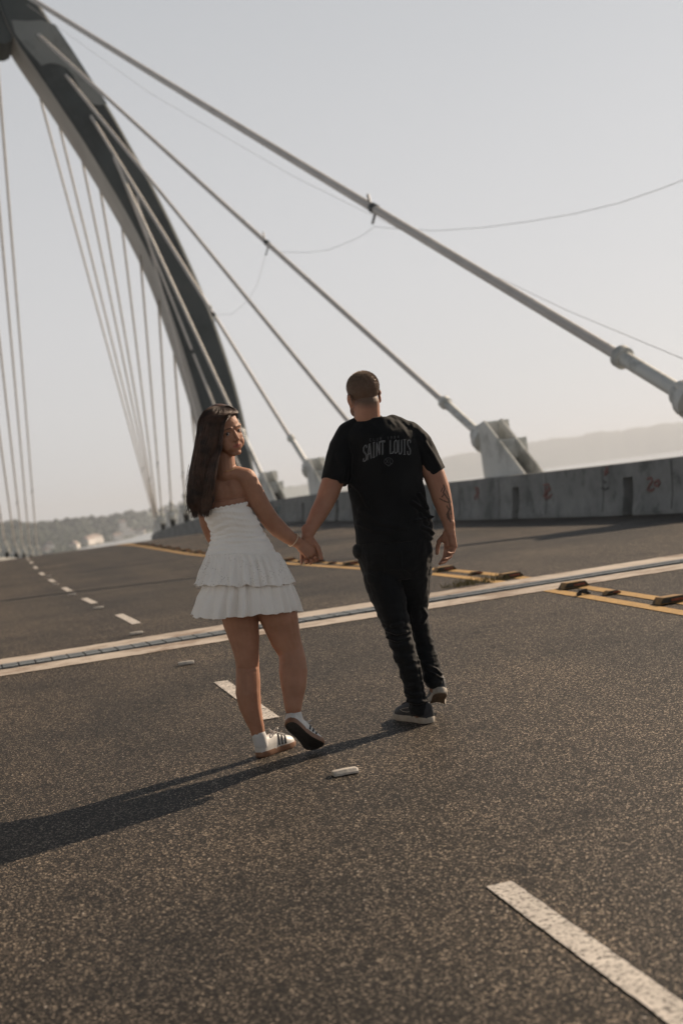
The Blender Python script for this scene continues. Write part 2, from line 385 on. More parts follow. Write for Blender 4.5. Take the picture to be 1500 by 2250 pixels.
# construction joints and red graffiti on the right barrier
def wallpt(y, h):
    # point on the inner face
    for (a0, b0), (a1, b1) in zip(PROF, PROF[1:]):
        if b0 <= h <= b1: q = a0+(a1-a0)*(h-b0)/max(b1-b0, 1e-6); break
    return Vector((cs(y)+XR+q-.004, y, zd(y)+h))
for y in np.arange(16.2, 60, 2.3):
    mb = MB(); mb.tube([wallpt(y, h) for h in (.07, .30, .5, .77)], .008, 4); mb.build('wall_groove', MAT['dark_steel'], rb)
def on_wall(px, py):
    y = 20.
    for _ in range(40): y = .5*y+.5*onX(px, py, XR+.08+cs(y)).y
    p = onX(px, py, XR+.08+cs(y)); return wallpt(p.y, min(.78, max(.07, p.z-zd(p.y))))
GR = [[(1422, 1052), (1430, 1050), (1434, 1056), (1428, 1066), (1424, 1076), (1432, 1078), (1438, 1074)], [(1447, 1055), (1440, 1058), (1439, 1066), (1447, 1068), (1450, 1060), (1447, 1055)],
      [(1194, 1066), (1204, 1064), (1210, 1075), (1200, 1080), (1196, 1090), (1208, 1094), (1213, 1086)], [(1198, 1070), (1202, 1098), (1206, 1070)],
      [(1043, 1072), (1050, 1072), (1052, 1084), (1044, 1090), (1046, 1098)], [(1046, 1074), (1052, 1096)], [(1330, 1022), (1332, 1034), (1328, 1044)], [(1326, 1036), (1335, 1038)]]
for g in GR:
    mb = MB(); mb.tube([on_wall(*q) for q in g], .02, 5); mb.build('red_graffiti', MAT['graffiti_red'], rb)
GD = [[(1325, 1058), (1330, 1060)], [(1322, 1072), (1330, 1076), (1337, 1072)]]
for g in GD: mb = MB(); mb.tube([on_wall(*q) for q in g], .015, 5); mb.build('dark_graffiti', MAT['dark_steel'], rb)
MAT['blue_paint'] = mottled('blue_paint', (.16, .26, .27), (.22, .33, .34), 10, .8)
for g in [[(958, 1098), (956, 1112), (962, 1118)], [(614, 1112), (612, 1135)]]: mb = MB(); mb.tube([on_wall(*q) for q in g], .03, 5); mb.build('blue_graffiti', MAT['blue_paint'], rb)

# ------------------------------------------------------------------ pylon
YP, DP = 56.0, 2.5
RE = [(12.35, -6), (12.0, -.5), (11.8, 2.1), (11.6, 5.4), (11.1, 8.2), (10.45, 10.7), (9.41, 13.84), (7.78, 17.81), (5.93, 21.2), (5.3, 22.6), (4.9, 26), (4.9, 30)]
LE = [(10.1, -6), (10.15, .6), (10.2, 3.4), (9.95, 5.6), (9.48, 8.2), (9.0, 10.6), (8.34, 12.65), (6.97, 15.8), (5.3, 19.1), (4.75, 20.1), (4.2, 21.2), (4.0, 30)]
AX = 3.75
def resample(T, zs):
    out = []
    for z in zs:
        i = max(k for k in range(len(T)-1) if T[k][1] <= z+1e-9) if z < T[-1][1] else len(T)-2
        (x0_, z0_), (x1_, z1_) = T[i], T[i+1]; out.append(x0_+(x1_-x0_)*(z-z0_)/(z1_-z0_))
    return out
zs = np.linspace(-6, 30, 73); RX = resample(RE, zs); LX = resample(LE, zs)
RX = np.convolve(np.pad(RX, 2, 'edge'), np.ones(5)/5, 'valid'); LX = np.convolve(np.pad(LX, 2, 'edge'), np.ones(5)/5, 'valid')
pyl = empty('pylon', (AX, YP, -6), 'tall grey concrete bridge pylon with curved legs leaning together at the top left', 'pylon')
_il = sorted([(p.z, p.x-.03) for p in [onY(*q, YP) for q in ((-4, 30), (-20, 200), (-38, 380), (-50, 560), (-62, 700), (-74, 850))]]+[(2.0, .15), (.5, .0), (-6, -.3), (30, 4.0)])
def inner_left(z): return float(np.interp(z, [q[0] for q in _il], [q[1] for q in _il]))
def leg(sgn, name):
    ch = .12
    v = []; f = []
    for i, z in enumerate(zs):
        a, b = (LX[i], RX[i])
        if sgn < 0:
            # the other leg stands outside the frame on the left
            b = inner_left(z); a = b-1.75
        s_ = 1 if b > a else -1
        ring = [(a, YP+DP), (a, YP+ch), (a+s_*ch, YP), (b-s_*ch, YP), (b, YP+ch), (b, YP+DP)]
        v += [(x, y, z) for x, y in ring]
    n = 6
    fm = []
    for i in range(len(zs)-1):
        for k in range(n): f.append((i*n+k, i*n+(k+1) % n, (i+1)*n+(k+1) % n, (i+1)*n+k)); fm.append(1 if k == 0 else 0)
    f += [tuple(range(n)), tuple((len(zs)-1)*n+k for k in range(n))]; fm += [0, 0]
    o = mesh_obj(name, v, f, None, pyl, mats=[MAT['pylon'], MAT['pylon_side_lit']], fm=fm)
    bm = bmesh.new(); bm.from_mesh(o.data); bmesh.ops.recalc_face_normals(bm, faces=bm.faces); bm.to_mesh(o.data); bm.free()
leg(1, 'leg'); leg(-1, 'leg')
mb = MB(); mb.prism([(p.x, YP+.25, p.z) for p in [onY(*q, YP) for q in ((-30, 60), (-28, -20), (30, -20), (34, 60), (26, 84), (12, 90), (-8, 88))]], (0, 2.2, 0)); mb.build('cross_head', MAT['pylon'], pyl)
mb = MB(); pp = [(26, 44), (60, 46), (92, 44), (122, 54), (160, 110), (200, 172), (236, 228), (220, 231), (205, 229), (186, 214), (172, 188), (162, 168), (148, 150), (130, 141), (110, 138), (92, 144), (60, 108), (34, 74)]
mb.prism([onY(*q, YP-.04) for q in pp], (0, .03, 0)); mb.build('pale_patch', MAT['pylon_pale'], pyl)  # thin paler patch laid on the front of the leg
# horizontal lift joints
for z in np.arange(-1, 22, 1.85):
    i = int(np.argmin(abs(zs-z))); mb = MB(); mb.box(((LX[i]+RX[i])/2, YP-.006, z), (RX[i]-LX[i]-.3, .012, .05)); mb.build('lift_joint', MAT['pylon'], pyl)

# ------------------------------------------------------------------ cables and anchors
def anchor_proto(sign):
    """sign=+1: the stay climbs away from the viewer (towards +y)"""
    root = empty('cable_anchor', (0, 0, 0)); s = sign
    for x in (-.17, .19):
        mb = MB(); prof = [(0.25*s, .0), (.25*s, 1.86), (-.15*s, 1.92), (-2.9*s, .1), (-2.9*s, 0)]
        mb.prism([(x, a, b) for a, b in prof], (.04, 0, 0)); o = mb.build('gusset_plate', MAT['steel_paint'], root)
    for (yy, zz, hh) in ((.05, 1.9, .20), (-.75, 1.52, .17)):
        mb = MB(); mb.prism([(-.16, yy*s, zz-.5), (.42, yy*s, zz-.35), (.42, yy*s, zz+hh-.2), (-.05, yy*s, zz+hh-.2), (-.16, yy*s, zz)], (0, -.05*s, 0)); mb.build('stiffener_plate', MAT['steel_paint'], root)
    mb = MB(); mb.tube([(.01, .05*s, 1.25), (.01, -1.9*s, .28)], .17, 16); mb.build('anchor_pipe', MAT['dark_steel'], root)
    mb = MB(); mb.tube([(.01, .30*s, 1.52), (.01, .46*s, 1.60)], .28, 20); mb.tube([(.01, .46*s, 1.60), (.01, .66*s, 1.70)], .21, 20)
    for k in range(8):
        a = k*math.pi/4; q = Vector((.01+.235*math.cos(a), .45*s, 1.595+.235*math.sin(a))); mb.tube([q, q+Vector((0, .05*s, .02))], .025, 6)
    mb.build('flange', MAT['steel_paint'], root)
    mb = MB(); mb.box((.01, -1.4*s, .05), (.7, 3.6, .12)); mb.build('base_plinth', MAT['barrier'], root)
    return root
protoN, protoF = anchor_proto(1), anchor_proto(-1)
used = set()
def place_anchor(proto, x, y, label, group):
    if proto in used: o = copy_tree(proto)
    else: o = proto; used.add(proto)
    o.location = (x, y, zd(y)+.02); tag(o, label, 'cable anchor', group); return o
def projx(p): q = Vector(p)-CAM; return CX+FPX*q.dot(cr)/q.dot(fw)
def cable(top, bot, rc, rs, ls, label, group, clamp=None, pr=None, name='stay_cable'):
    top, bot = Vector(top), Vector(bot); root = empty(name, bot, label, 'cable', group)
    L = (top-bot).length; d = (top-bot)/L
    sag = .0015*L
    pts = [bot.lerp(top, t)+Vector((0, 0, -sag*4*t*(1-t))) for t in np.linspace(0, 1, 13)]
    mb = MB(); mb.tube(pts, rc, 10); mb.build('sheath', MAT['cable'], root, True)
    if ls:
        mb = MB(); mb.tube([bot, bot+d*ls], rs, 18); mb.build('anchor_sleeve', MAT['steel_paint'], root, True)
        mb = MB(); c = bot+d*ls; mb.tube([c-d*.09, c-d*.06, c+d*.06, c+d*.09], [rs*1.1, rs*1.5, rs*1.5, rs*1.25], 20); mb.build('collar', MAT['steel_paint'], root, True)
    if clamp:
        for t in clamp:
            if t > 2:      # clamp measured on the photograph: find its place along the stay
                t = min(np.linspace(0, 1, 801), key=lambda q, X=t: abs(projx(bot.lerp(top, q))-X))
            c = bot.lerp(top, t)+Vector((0, 0, -sag*4*t*(1-t))); mb = MB(); mb.tube([c-d*.09, c+d*.09], rc*1.2, 10)
            mb.tube([c+d*.14, c+d*.14+Vector((0, .12, .28))], rc*.3, 6); mb.tube([c-d*.1, c-d*.1+Vector((-.12, 0, -.28))], rc*.3, 6); mb.build('clamp', MAT['dark_steel'], root)
    return root
def bottom(y, x=None): return Vector((cs(y)+XR+.62 if x is None else x, y, zd(y)+1.78))
near = [((20, -34), 18.25, .090, .122, 1.55, 'thickest nearest stay cable crossing the sky from top left to the right edge', [822]),
        ((84, 75), 26.85, .064, .092, 1.5, 'second stay cable from the right, ending at the big steel anchor', [587]),
        ((145, 165), 35.0, .062, .088, 1.4, 'third stay cable from the right, meeting the barrier behind the head of the man', None),
        ((200, 255), 43.2, .06, .084, 1.3, 'fourth stay cable from the right, carrying a small clamp against the pylon edge', [470]),
        ((250, 345), 51.5, .058, .082, 2.0, 'fifth stay cable from the right, ending at the anchor beside the shoulder of the woman', None)]
for k, (tp, y, rc, rs, ls, lb, cl) in enumerate(near):
    t = onY(*tp, YP+.05); x = cs(y)+XR+.62; cable(t, (x, y+.62, zd(y)+1.70), rc, rs, ls, lb, 'stay cables to the right barrier', cl)
    place_anchor(protoN, x-.01, y, ['pale steel cable anchor cut by the right picture edge', 'pale steel cable anchor with round opening, right of the man', 'pale steel cable anchor hidden behind the man',
        'pale steel cable anchor touching the upper arm of the man', 'pale steel cable anchor beside the bare shoulder of the woman'][k], 'steel cable anchors behind the right barrier')
for k, (tp, px, y, z) in enumerate([((262, 372), (540, 1062), 55.4, 1.8), ((300, 432), (470, 1060), 55.6, 1.8)]):
    b = onY(px[0], px[1], y); cable(onY(*tp, YP), b, .05, .08, 0, ['stay cable passing straight down in front of the pylon leg', 'stay cable running along the inner edge of the pylon leg'][k], 'stay cables to the right barrier', [423] if k == 0 else None)
far = [((60, 140), 127), ((105, 205), 120), ((160, 290), 113), ((205, 375), 106), ((255, 455), 99), ((300, 560), 92), ((340, 660), 85), ((372, 740), 78), ((405, 835), 71)]
words = ['topmost', 'second highest', 'third highest', 'fourth highest', 'middle', 'fourth lowest', 'third lowest', 'second lowest', 'lowest']
for k, (tp, y) in enumerate(far):
    t = onY(*tp, YP+DP*.6); t.x += .15; x = cs(y)+XR+.62
    cable(t, (x, y-.4, zd(y)+1.74), .050, .09, 1.7 if y < 105 else 1.5, 'thin far stay cable, '+words[k]+' of the fan left of the pylon leg', 'far stay cables left of the pylon leg', [.22+.04*(k % 3)] if k % 2 else None)
    place_anchor(protoF, x-.01, y, 'far pale cable anchor, '+['hidden last', 'second to last', 'third to last', 'fourth from the crest', 'fifth before the crest', 'sixth before the crest', 'short post left of the hair', 'post beside the hair tips', 'post behind the hair'][k]+' of the far row', 'far cable anchors along the right edge')
left = [((-6, 50), (95, 1205), 141), ((-20, 200), (85, 1203), 134), ((-38, 380), (68, 1203), 127), ((-50, 560), (53, 1200), 120), ((-62, 700), (33, 1195), 113), ((-74, 850), (15, 1190), 106)]
wl = ['rightmost', 'second from the right', 'third from the right', 'third from the left', 'second from the left', 'leftmost']
for k, (tp, bt, y) in enumerate(left):
    x = XL-.62+cs(y); t = onY(*tp, YP+DP*.6); t.x = min(t.x, inner_left(t.z)-.05)
    cable(t, (x, y-.4, zd(y)+1.74), .062, .10, 1.6, 'stay cable at the left picture edge, '+wl[k]+' of its group', 'stay cables at the left picture edge', [.25+.05*(k % 2)] if k % 2 == 0 else None)
    place_anchor(protoF, x, y, 'distant white cable anchor at the left edge of the deck, '+wl[k], 'far cable anchors along the left edge')
# thin wires between the cables
def wire(pts, r_, label, group='thin wires among the stay cables'):
    mb = MB(); mb.tube(pts, r_, 6); tag(mb.build('thin_wire', MAT['wire'], None, True), label, 'wire', group)
def pxwire(pl, y0, y1):
    n = len(pl); return [onY(a, b, y0+(y1-y0)*i/(n-1)) for i, (a, b) in enumerate(pl)]
wire(pxwire([(822, 498), (870, 503), (960, 507), (1060, 500), (1160, 487), (1260, 470), (1360, 446), (1450, 415), (1560, 372)], 36, 22), .0065, 'thin sagging wire running from the thickest cable to the right picture edge')
wire(pxwire([(588, 546), (620, 554), (670, 555), (720, 550), (770, 530), (800, 515), (822, 498)], 40, 36), .0055, 'thin wire sagging between the two nearest stay cables')
wire(pxwire([(585, 552), (575, 590), (565, 625), (545, 660), (510, 690), (475, 692)], 41, 47), .0045, 'faint wire drooping from the second cable towards the pylon')
wire(pxwire([(60, 10), (330, 205), (640, 385), (960, 545), (1240, 680), (1520, 797)], 55, 17), .0055, 'faint straight wire running above the thickest stay cable')

# ------------------------------------------------------------------ distance: water, hills, trees, houses
WZ = -22.0
MAT['water'] = mottled('water', (.30, .33, .35), (.36, .39, .40), .02, .35)
mesh_obj('ground', [(-16000, -16000, WZ-.8), (16000, -16000, WZ-.8), (16000, 16000, WZ-.8), (-16000, 16000, WZ-.8)], [(0, 1, 2, 3)], mottled('soil', (.06, .065, .04), (.1, .09, .06), .01, .9))['kind'] = 'structure'
mesh_obj('water', [(-6800, -6800, WZ), (6800, -6800, WZ), (6800, 6800, WZ), (-6800, 6800, WZ)], [(0, 1, 2, 3)], MAT['water'])['kind'] = 'structure'
MAT['hill'] = mottled('hill_wood', (.03, .045, .03), (.065, .08, .05), .015, .95, detail=10, bscale=.05, bstr=.5, bdist=8)
def hz(px): return 1171-.1315*px      # picture height of the horizon, used to measure the ridges
# (photo x, shore distance, ridge distance, ridge height over the horizon in photo pixels)
HT = [(-500, 1500, 2600, 14), (-200, 1600, 2600, 18), (0, 1700, 2600, 16), (50, 1750, 2600, 9), (100, 1800, 2600, 8), (150, 2000, 2600, 5), (200, 2200, 2700, 3), (250, 2350, 2800, 4), (300, 2500, 3000, 8), (350, 2700, 3100, 6), (400, 2900, 3300, 11), (480, 3200, 3600, 14), (560, 3400, 3900, 17), (650, 3700, 4200, 22), (750, 4000, 4600, 30), (900, 4400, 5000, 38), (1050, 4500, 5200, 44), (1204, 4600, 5300, 50), (1350, 4600, 5300, 51), (1500, 4600, 5200, 49), (1700, 4600, 5200, 52), (2100, 4600, 5200, 45)]
def ht(px): 
    T = HT; i = max([k for k in range(len(T)-1) if T[k][0] <= px] or [0]); t = (px-T[i][0])/(T[i+1][0]-T[i][0])
    k_ = .62 if px < 260 else .62+.38*min(1, (px-260)/500); return [(T[i][j]+(T[i+1][j]-T[i][j])*t)*(k_ if j < 3 else 1) for j in (1, 2, 3)]
v = []; f = []; PXS = list(np.arange(-500, 2100, 6)); K = 14
def terr(px, k):
    s_, r_, h = ht(px); az = YAW+math.atan((px-CX)/FPX)
    top = CAMH+(h-4)*r_/FPX+ r_*.0018*mnoise.noise(Vector((px*.02, 0, 3)))+r_*.0009*mnoise.noise(Vector((px*.09, 1, 3)))
    t = k/(K-3)
    if k <= K-3: D = s_+(r_-s_)*t; z = WZ-1.5+(top-WZ+1.5)*(math.sin(min(1, t)*math.pi/2)**1.3)
    else: D = r_+(k-K+3)*280; z = top-(k-K+3)*22
    z += (4*mnoise.noise(Vector((D*.01, px*.05, 1))) if 0 < k < K-3 else 0)
    D += 60*mnoise.noise(Vector((px*.013, k*.2, 7)))
    return Vector((D*math.sin(az), D*math.cos(az), z))
for px in PXS:
    for k in range(K): v.append(terr(px, k))
for i in range(len(PXS)-1):
    for k in range(K-1): a = i*K+k; f.append((a, a+K, a+K+1, a+1))
hl = mesh_obj('hills', v, f, MAT['hill'], shade=True); tag(hl, 'hazy wooded hills beyond the water', 'hills', kind='structure')
# wood on the left shore: clumpy crowns
mb = MB(); rg = random.Random(5)
ico = []
bm = bmesh.new(); bmesh.ops.create_icosphere(bm, subdivisions=2, radius=1); bm.verts.ensure_lookup_table(); IV = [v_.co.copy() for v_ in bm.verts]; IF = [[q.index for q in fc.verts] for fc in bm.faces]; bm.free()
for i in range(1300):
    px = rg.uniform(-60, 480) if i % 3 else rg.uniform(-60, 160); k = rg.uniform(.4, 10); k0 = int(k); p = terr(px, k0).lerp(terr(px, k0+1), k-k0)
    s_ = rg.uniform(2.2, 4.6); q = rg.uniform(0, 50)
    mb.add([p+Vector((a.x*s_, a.y*s_, a.z*s_*.8+s_*.5))*(1+.45*mnoise.noise(a*2+Vector((q, 0, 0)))) if False else p+Vector((a.x*s_, a.y*s_, a.z*s_*.8+s_*.5))+a*s_*.8*mnoise.noise(a*2+Vector((q, 0, 0))) for a in IV], IF)
MAT['wood'] = mottled('far_wood', (.012, .024, .014), (.04, .055, .028), .08, .95, bscale=.4, bstr=.6, bdist=3)
tag(mb.build('far_trees', MAT['wood'], None, True), 'dark green far-off wood on the left shore below the hills', 'trees', kind='stuff')
# houses
MAT['house_wall'] = mottled('house_wall', (.6, .55, .5), (.75, .7, .64), .3, .8); MAT['roof'] = mottled('house_roof', (.26, .20, .17), (.36, .28, .24), .5, .8); MAT['pane'] = mottled('window_dark', (.04, .05, .06), (.07, .08, .09), .5, .3)
HS = [(160, .9, 16, 6, 'low pale house at the tip of the wooded shore'), (190, .7, 20, 9, 'broad pale building on the shore left of the water'), (203, .8, 24, 10, 'larger cream building on the shore among trees'), (213, .5, 14, 6, 'small cream house right beside the larger cream building'),
      (255, .9, 16, 8, 'low pinkish house above the water line'), (270, 1.3, 22, 15, 'tall white waterfront building with stepped top'), (282, 1.0, 18, 8, 'white house right of the tall waterfront building'), (306, .9, 18, 7, 'pale house near the far cable bunch'), (95, 1.2, 14, 6, 'small pale house between the left stay cables and the trees'), (105, 1.9, 14, 6, 'small pale house higher on the left wooded slope')]
for (px, k, w, h, lb) in HS:
    p = terr(px, int(k)).lerp(terr(px, int(k)+1), k-int(k)); p.z -= 1; p = Vector((p.x*.985, p.y*.985, p.z+2))
    w, h = w*.62, h*.6; root = empty('house', p, lb, 'house', 'far houses on the shore'); R3 = Matrix.Rotation(-.3-px*.01, 3, 'Z')
    mb = MB(); mb.box(p+Vector((0, 0, h/2)), (w, w*.7, h), R3); 
    if h > 8: mb.box(p+Vector((0, 0, h+3)), (w*.5, w*.4, 6), R3)
    mb.build('wall', MAT['house_wall'], root)
    mb = MB(); mb.box(p+Vector((0, 0, h+(6 if h > 8 else 0)+1.6)), ((w*.55 if h > 8 else w)*1.06, w*.72*(.6 if h > 8 else 1), 3), R3, (.75, .08)); mb.build('roof', MAT['roof'], root)
    for a in (-.3, 0, .3):
        mb = MB(); mb.box(p+R3 @ Vector((w*a, -w*.35-.1, 0))+Vector((0, 0, h*.55)), (w*.1, .2, h*.3), R3); mb.build('window', MAT['pane'], root)
# haze
mb = MB(); mb.box((0, 0, 32), (14000, 14000, 126))
hm = bpy.data.materials.new('haze'); hm.use_nodes = True; hn = hm.node_tree; hn.nodes.clear()
ho = hn.nodes.new('ShaderNodeOutputMaterial'); hv = hn.nodes.new('ShaderNodeVolumePrincipled'); hn.links.new(hv.outputs[0], ho.inputs['Volume'])
hv.inputs['Color'].default_value = (.62, .665, .74, 1); hv.inputs['Density'].default_value = 2.4e-4; hv.inputs['Anisotropy'].default_value = .3
hzo = mb.build('haze', hm); tag(hzo, 'pale haze in the air over the bridge and the water', 'haze', kind='stuff')

# ================================================================== people
def proj(p):
    q = Vector(p)-CAM; z = q.dot(fw); return (CX+FPX*q.dot(cr)/z, CY-FPX*q.dot(cu)/z)
RH = r0.copy(); UP = Vector((0, 0, 1))
def roadpt(px, py):
    d = ray(px, py); t = 5.
    for _ in range(60): p = CAM+d*t; t += (p.z-zd(p.y))*1.0/max(.05, -d.z)*.5
    return CAM+d*t
class Blob:
    def __init__(s): s.v = []; s.f = []
    def add(s, v, f):
        n = len(s.v); s.v += [Vector(a) for a in v]; s.f += [[i+n for i in q] for q in f]
    def cap(s, p1, r1, p2, r2, n=18, ax=None, k=1.0):
        """tapered capsule; ax/k squash the section along ax"""
        p1, p2 = Vector(p1), Vector(p2); d = p2-p1; L = d.length; d = d/L if L > 1e-6 else UP
        a = d.orthogonal().normalized() if ax is None else (Vector(ax)-d*Vector(ax).dot(d)).normalized()
        b = d.cross(a); v = []; f = []; rows = []
        for j in range(1, 5): an = -math.pi/2+j*math.pi/10; rows.append((p1+d*r1*math.sin(an), r1*math.cos(an)))
        rows.append((p1, r1)); rows.append((p2, r2))
        for j in range(1, 5): an = j*math.pi/10; rows.append((p2+d*r2*math.sin(an), r2*math.cos(an)))
        for c, r in rows:
            for q in range(n): an = 2*math.pi*q/n; v.append(c+a*(math.cos(an)*r*k)+b*(math.sin(an)*r))
        for j in range(len(rows)-1):
            for q in range(n): f.append((j*n+q, j*n+(q+1) % n, (j+1)*n+(q+1) % n, (j+1)*n+q))
        f.append(tuple(range(n))[::-1]); f.append(tuple((len(rows)-1)*n+q for q in range(n))); s.add(v, f)
    def chain(s, pts, ax=None, k=1.0):
        for (a, ra), (b, rb_) in zip(pts, pts[1:]): s.cap(a, ra, b, rb_, ax=ax, k=k)
    def ell(s, c, rx, ry, rz, M=None):
        v = [Vector((a.x*rx, a.y*ry, a.z*rz)) for a in SPH]
        if M is not None: v = [M @ a for a in v]
        s.add([a+Vector(c) for a in v], SPF)
    def rings(s, rings):
        n = len(rings[0]); v = [p for r in rings for p in r]; f = []
        for j in range(len(rings)-1):
            for q in range(n): f.append((j*n+q, j*n+(q+1) % n, (j+1)*n+(q+1) % n, (j+1)*n+q))
        f.append(tuple(range(n))[::-1]); f.append(tuple((len(rings)-1)*n+q for q in range(n))); s.add(v, f)
bm = bmesh.new(); bmesh.ops.create_icosphere(bm, subdivisions=3, radius=1); bm.verts.ensure_lookup_table(); SPH = [q.co.copy() for q in bm.verts]; SPF = [[q.index for q in fc.verts] for fc in bm.faces]; bm.free()
def remesh(b, voxel, it=4, fac=.5):
    me = bpy.data.meshes.new('tmp'); me.from_pydata([tuple(v) for v in b.v], [], b.f)
    bm = bmesh.new(); bm.from_mesh(me); bmesh.ops.recalc_face_normals(bm, faces=bm.faces); bm.to_mesh(me); bm.free()
    o = bpy.data.objects.new('tmp', me); COL.objects.link(o)
    m = o.modifiers.new('r', 'REMESH'); m.mode = 'VOXEL'; m.voxel_size = voxel; m.adaptivity = 0
    if it: q = o.modifiers.new('s', 'SMOOTH'); q.factor = fac; q.iterations = it
    bpy.context.view_layer.update()
    dg = bpy.context.evaluated_depsgraph_get(); r = bpy.data.meshes.new_from_object(o.evaluated_get(dg))
    bpy.data.objects.remove(o, do_unlink=True); bpy.data.meshes.remove(me); smooth(r); return r
def link(name, me, mat, parent):
    o = bpy.data.objects.new(name, me); me.materials.clear(); me.materials.append(mat); COL.objects.link(o)
    o.parent = parent; o.matrix_parent_inverse = Matrix.Translation(-parent.location); return o
def coords(me):
    a = np.empty(len(me.vertices)*3); me.vertices.foreach_get('co', a); return a.reshape(-1, 3)
def normals(me):
    a = np.empty(len(me.vertices)*3); me.vertex_normals.foreach_get('vector', a); return a.reshape(-1, 3)
def setco(me, a): me.vertices.foreach_set('co', a.ravel()); me.update()
def nproj(C):
    q = C-np.array(CAM); z = q@np.array(fw); return np.stack([CX+FPX*(q@np.array(cr))/z, CY-FPX*(q@np.array(cu))/z], 1)
def segd(P, a, b):
    a, b = np.array(a, float), np.array(b, float); d = b-a; t = np.clip(((P-a)@d)/(d@d+1e-9), 0, 1); return np.linalg.norm(P-(a+t[:, None]*d), axis=1), t
def fbm(C, sc, seed=0):
    return np.array([mnoise.fractal(Vector((c[0]*sc[0]+seed, c[1]*sc[1], c[2]*sc[2])), 1.0, 2.0, 4) for c in C])
def folds(me, L, facing=True):
    """fabric folds: ridges along drawn lines on the side of the garment that shows"""
    C = coords(me); Nn = normals(me); P = nproj(C); disp = np.zeros(len(C))
    vis = ((C-np.array(CAM)) @ np.array(FH)); front = np.clip(.5-(Nn@np.array(FH))*2, 0, 1) if facing else 1
    for path, w, amp in L:
        best = np.full(len(C), 1e9)
        for a, b in zip(path, path[1:]): d, t = segd(P, a, b); best = np.minimum(best, d)
        disp += amp*(np.exp(-(best/w)**2)-.55*np.exp(-((best-2.1*w)/(1.1*w))**2))
    setco(me, C+Nn*(disp*front)[:, None])
def ringpts(xl, yl, xr, yr, hd, dz, D, n=48, e=2.0):
    a = onD(xl, yl, D+dz); b = onD(xr, yr, D+dz); c = (a+b)/2; h = (b-a)/2; out = []
    for k in range(n):
        t = 2*math.pi*k/n; ct, st = math.cos(t), math.sin(t)
        out.append(c+h*(math.copysign(abs(ct)**(2/e), ct))+FH*(hd*math.copysign(abs(st)**(2/e), st)))
    return out

# ---- fabrics and skin
def skin_mat(name, base, deep):
    m, n, b = newmat(name); tc = N(n, 'TexCoord'); t = N(n, 'TexNoise', Scale=14.0, Detail=6.0); n.links.new(tc.outputs['Object'], t.inputs['Vector'])
    c = ramp(n, t.outputs[0], [(.3, deep), (.7, base)]).outputs[0]
    at = N(n, 'VertexColor', layer_name='marks'); sp = N(n, 'SeparateColor'); n.links.new(at.outputs[0], sp.inputs[0])
    c = mix(n, sp.outputs[0], c, (.095, .069, .05)); c = mix(n, sp.outputs[1], c, (.03, .028, .026)); c = mix(n, sp.outputs[2], c, (.38, .10, .085))
    n.links.new(c, b.inputs['Base Color']); b.inputs['Roughness'].default_value = .6; b.inputs['Subsurface Weight'].default_value = .18
    b.inputs['Subsurface Radius'].default_value = (.012, .004, .002); b.inputs['Subsurface Scale'].default_value = 1.0; b.inputs['Specular IOR Level'].default_value = .28
    t2 = N(n, 'TexNoise', Scale=260.0, Detail=3.0); n.links.new(tc.outputs['Object'], t2.inputs['Vector']); bump(n, t2.outputs[0], b, .12, .001); return m
MAT['skin_w'] = skin_mat('tanned_skin', (.42, .222, .145), (.32, .162, .102))
MAT['skin_m'] = skin_mat('fair_skin', (.41, .22, .145), (.33, .165, .11))
def cloth(name, c1, c2, rough=.9, sheen=.2, weave=900, holes=False):
    m, n, b = newmat(name); tc = N(n, 'TexCoord'); t = N(n, 'TexNoise', Scale=7.0, Detail=6.0); n.links.new(tc.outputs['Object'], t.inputs['Vector'])
    c = ramp(n, t.outputs[0], [(.3, c1), (.7, c2)]).outputs[0]
    if holes:
        v = N(n, 'TexVoronoi', Scale=120.0, Randomness=.75); n.links.new(tc.outputs['Object'], v.inputs['Vector'])
        v2 = N(n, 'TexNoise', Scale=9.0); n.links.new(tc.outputs['Object'], v2.inputs['Vector'])
        f = ramp(n, v.outputs['Distance'], [(.16, 1), (.22, 0)]); g = ramp(n, v2.outputs[0], [(.5, 0), (.56, 1)]); ff = mix(n, 1, f.outputs[0], g.outputs[0], 'MULTIPLY')
        c = mix(n, ff, c, (.26, .22, .19))
    n.links.new(c, b.inputs['Base Color']); b.inputs['Roughness'].default_value = rough; b.inputs['Sheen Weight'].default_value = sheen; b.inputs['Sheen Roughness'].default_value = .5
    b.inputs['Specular IOR Level'].default_value = .15
    t2 = N(n, 'TexNoise', Scale=float(weave), Detail=2.0); n.links.new(tc.outputs['Object'], t2.inputs['Vector']); bump(n, t2.outputs[0], b, .25, .001); return m
MAT['dress'] = cloth('white_cotton', (.82, .78, .73), (.88, .845, .80), .9, .1, 420)
MAT['dress_eyelet'] = cloth('white_eyelet_cotton', (.82, .78, .73), (.88, .845, .80), .9, .1, 420, True)
MAT['tee'] = cloth('black_cotton', (.006, .0068, .0075), (.0105, .0115, .0125), .85, .06, 700)
MAT['jeans'] = cloth('black_denim', (.006, .007, .008), (.010, .0115, .013), .8, .08, 800)
MAT['print'] = cloth('grey_print', (.25, .26, .265), (.33, .34, .345), .8, 0, 600)
MAT['print_dim'] = cloth('dim_grey_print', (.10, .105, .11), (.13, .135, .14), .8, 0, 600)
MAT['hair'] = mottled('dark_brown_hair', (.026, .014, .009), (.10, .052, .034), 20, .45, detail=3)
MAT['hair_m'] = mottled('short_brown_hair', (.18, .13, .092), (.31, .23, .165), 60, .7)
MAT['sock'] = cloth('white_sock', (.55, .55, .55), (.66, .66, .65), .95, .1, 900)
MAT['shoe_white'] = mottled('white_leather', (.50, .49, .47), (.62, .61, .58), 25, .5)
MAT['shoe_black'] = mottled('black_leather', (.012, .014, .017), (.022, .025, .03), 40, .6)
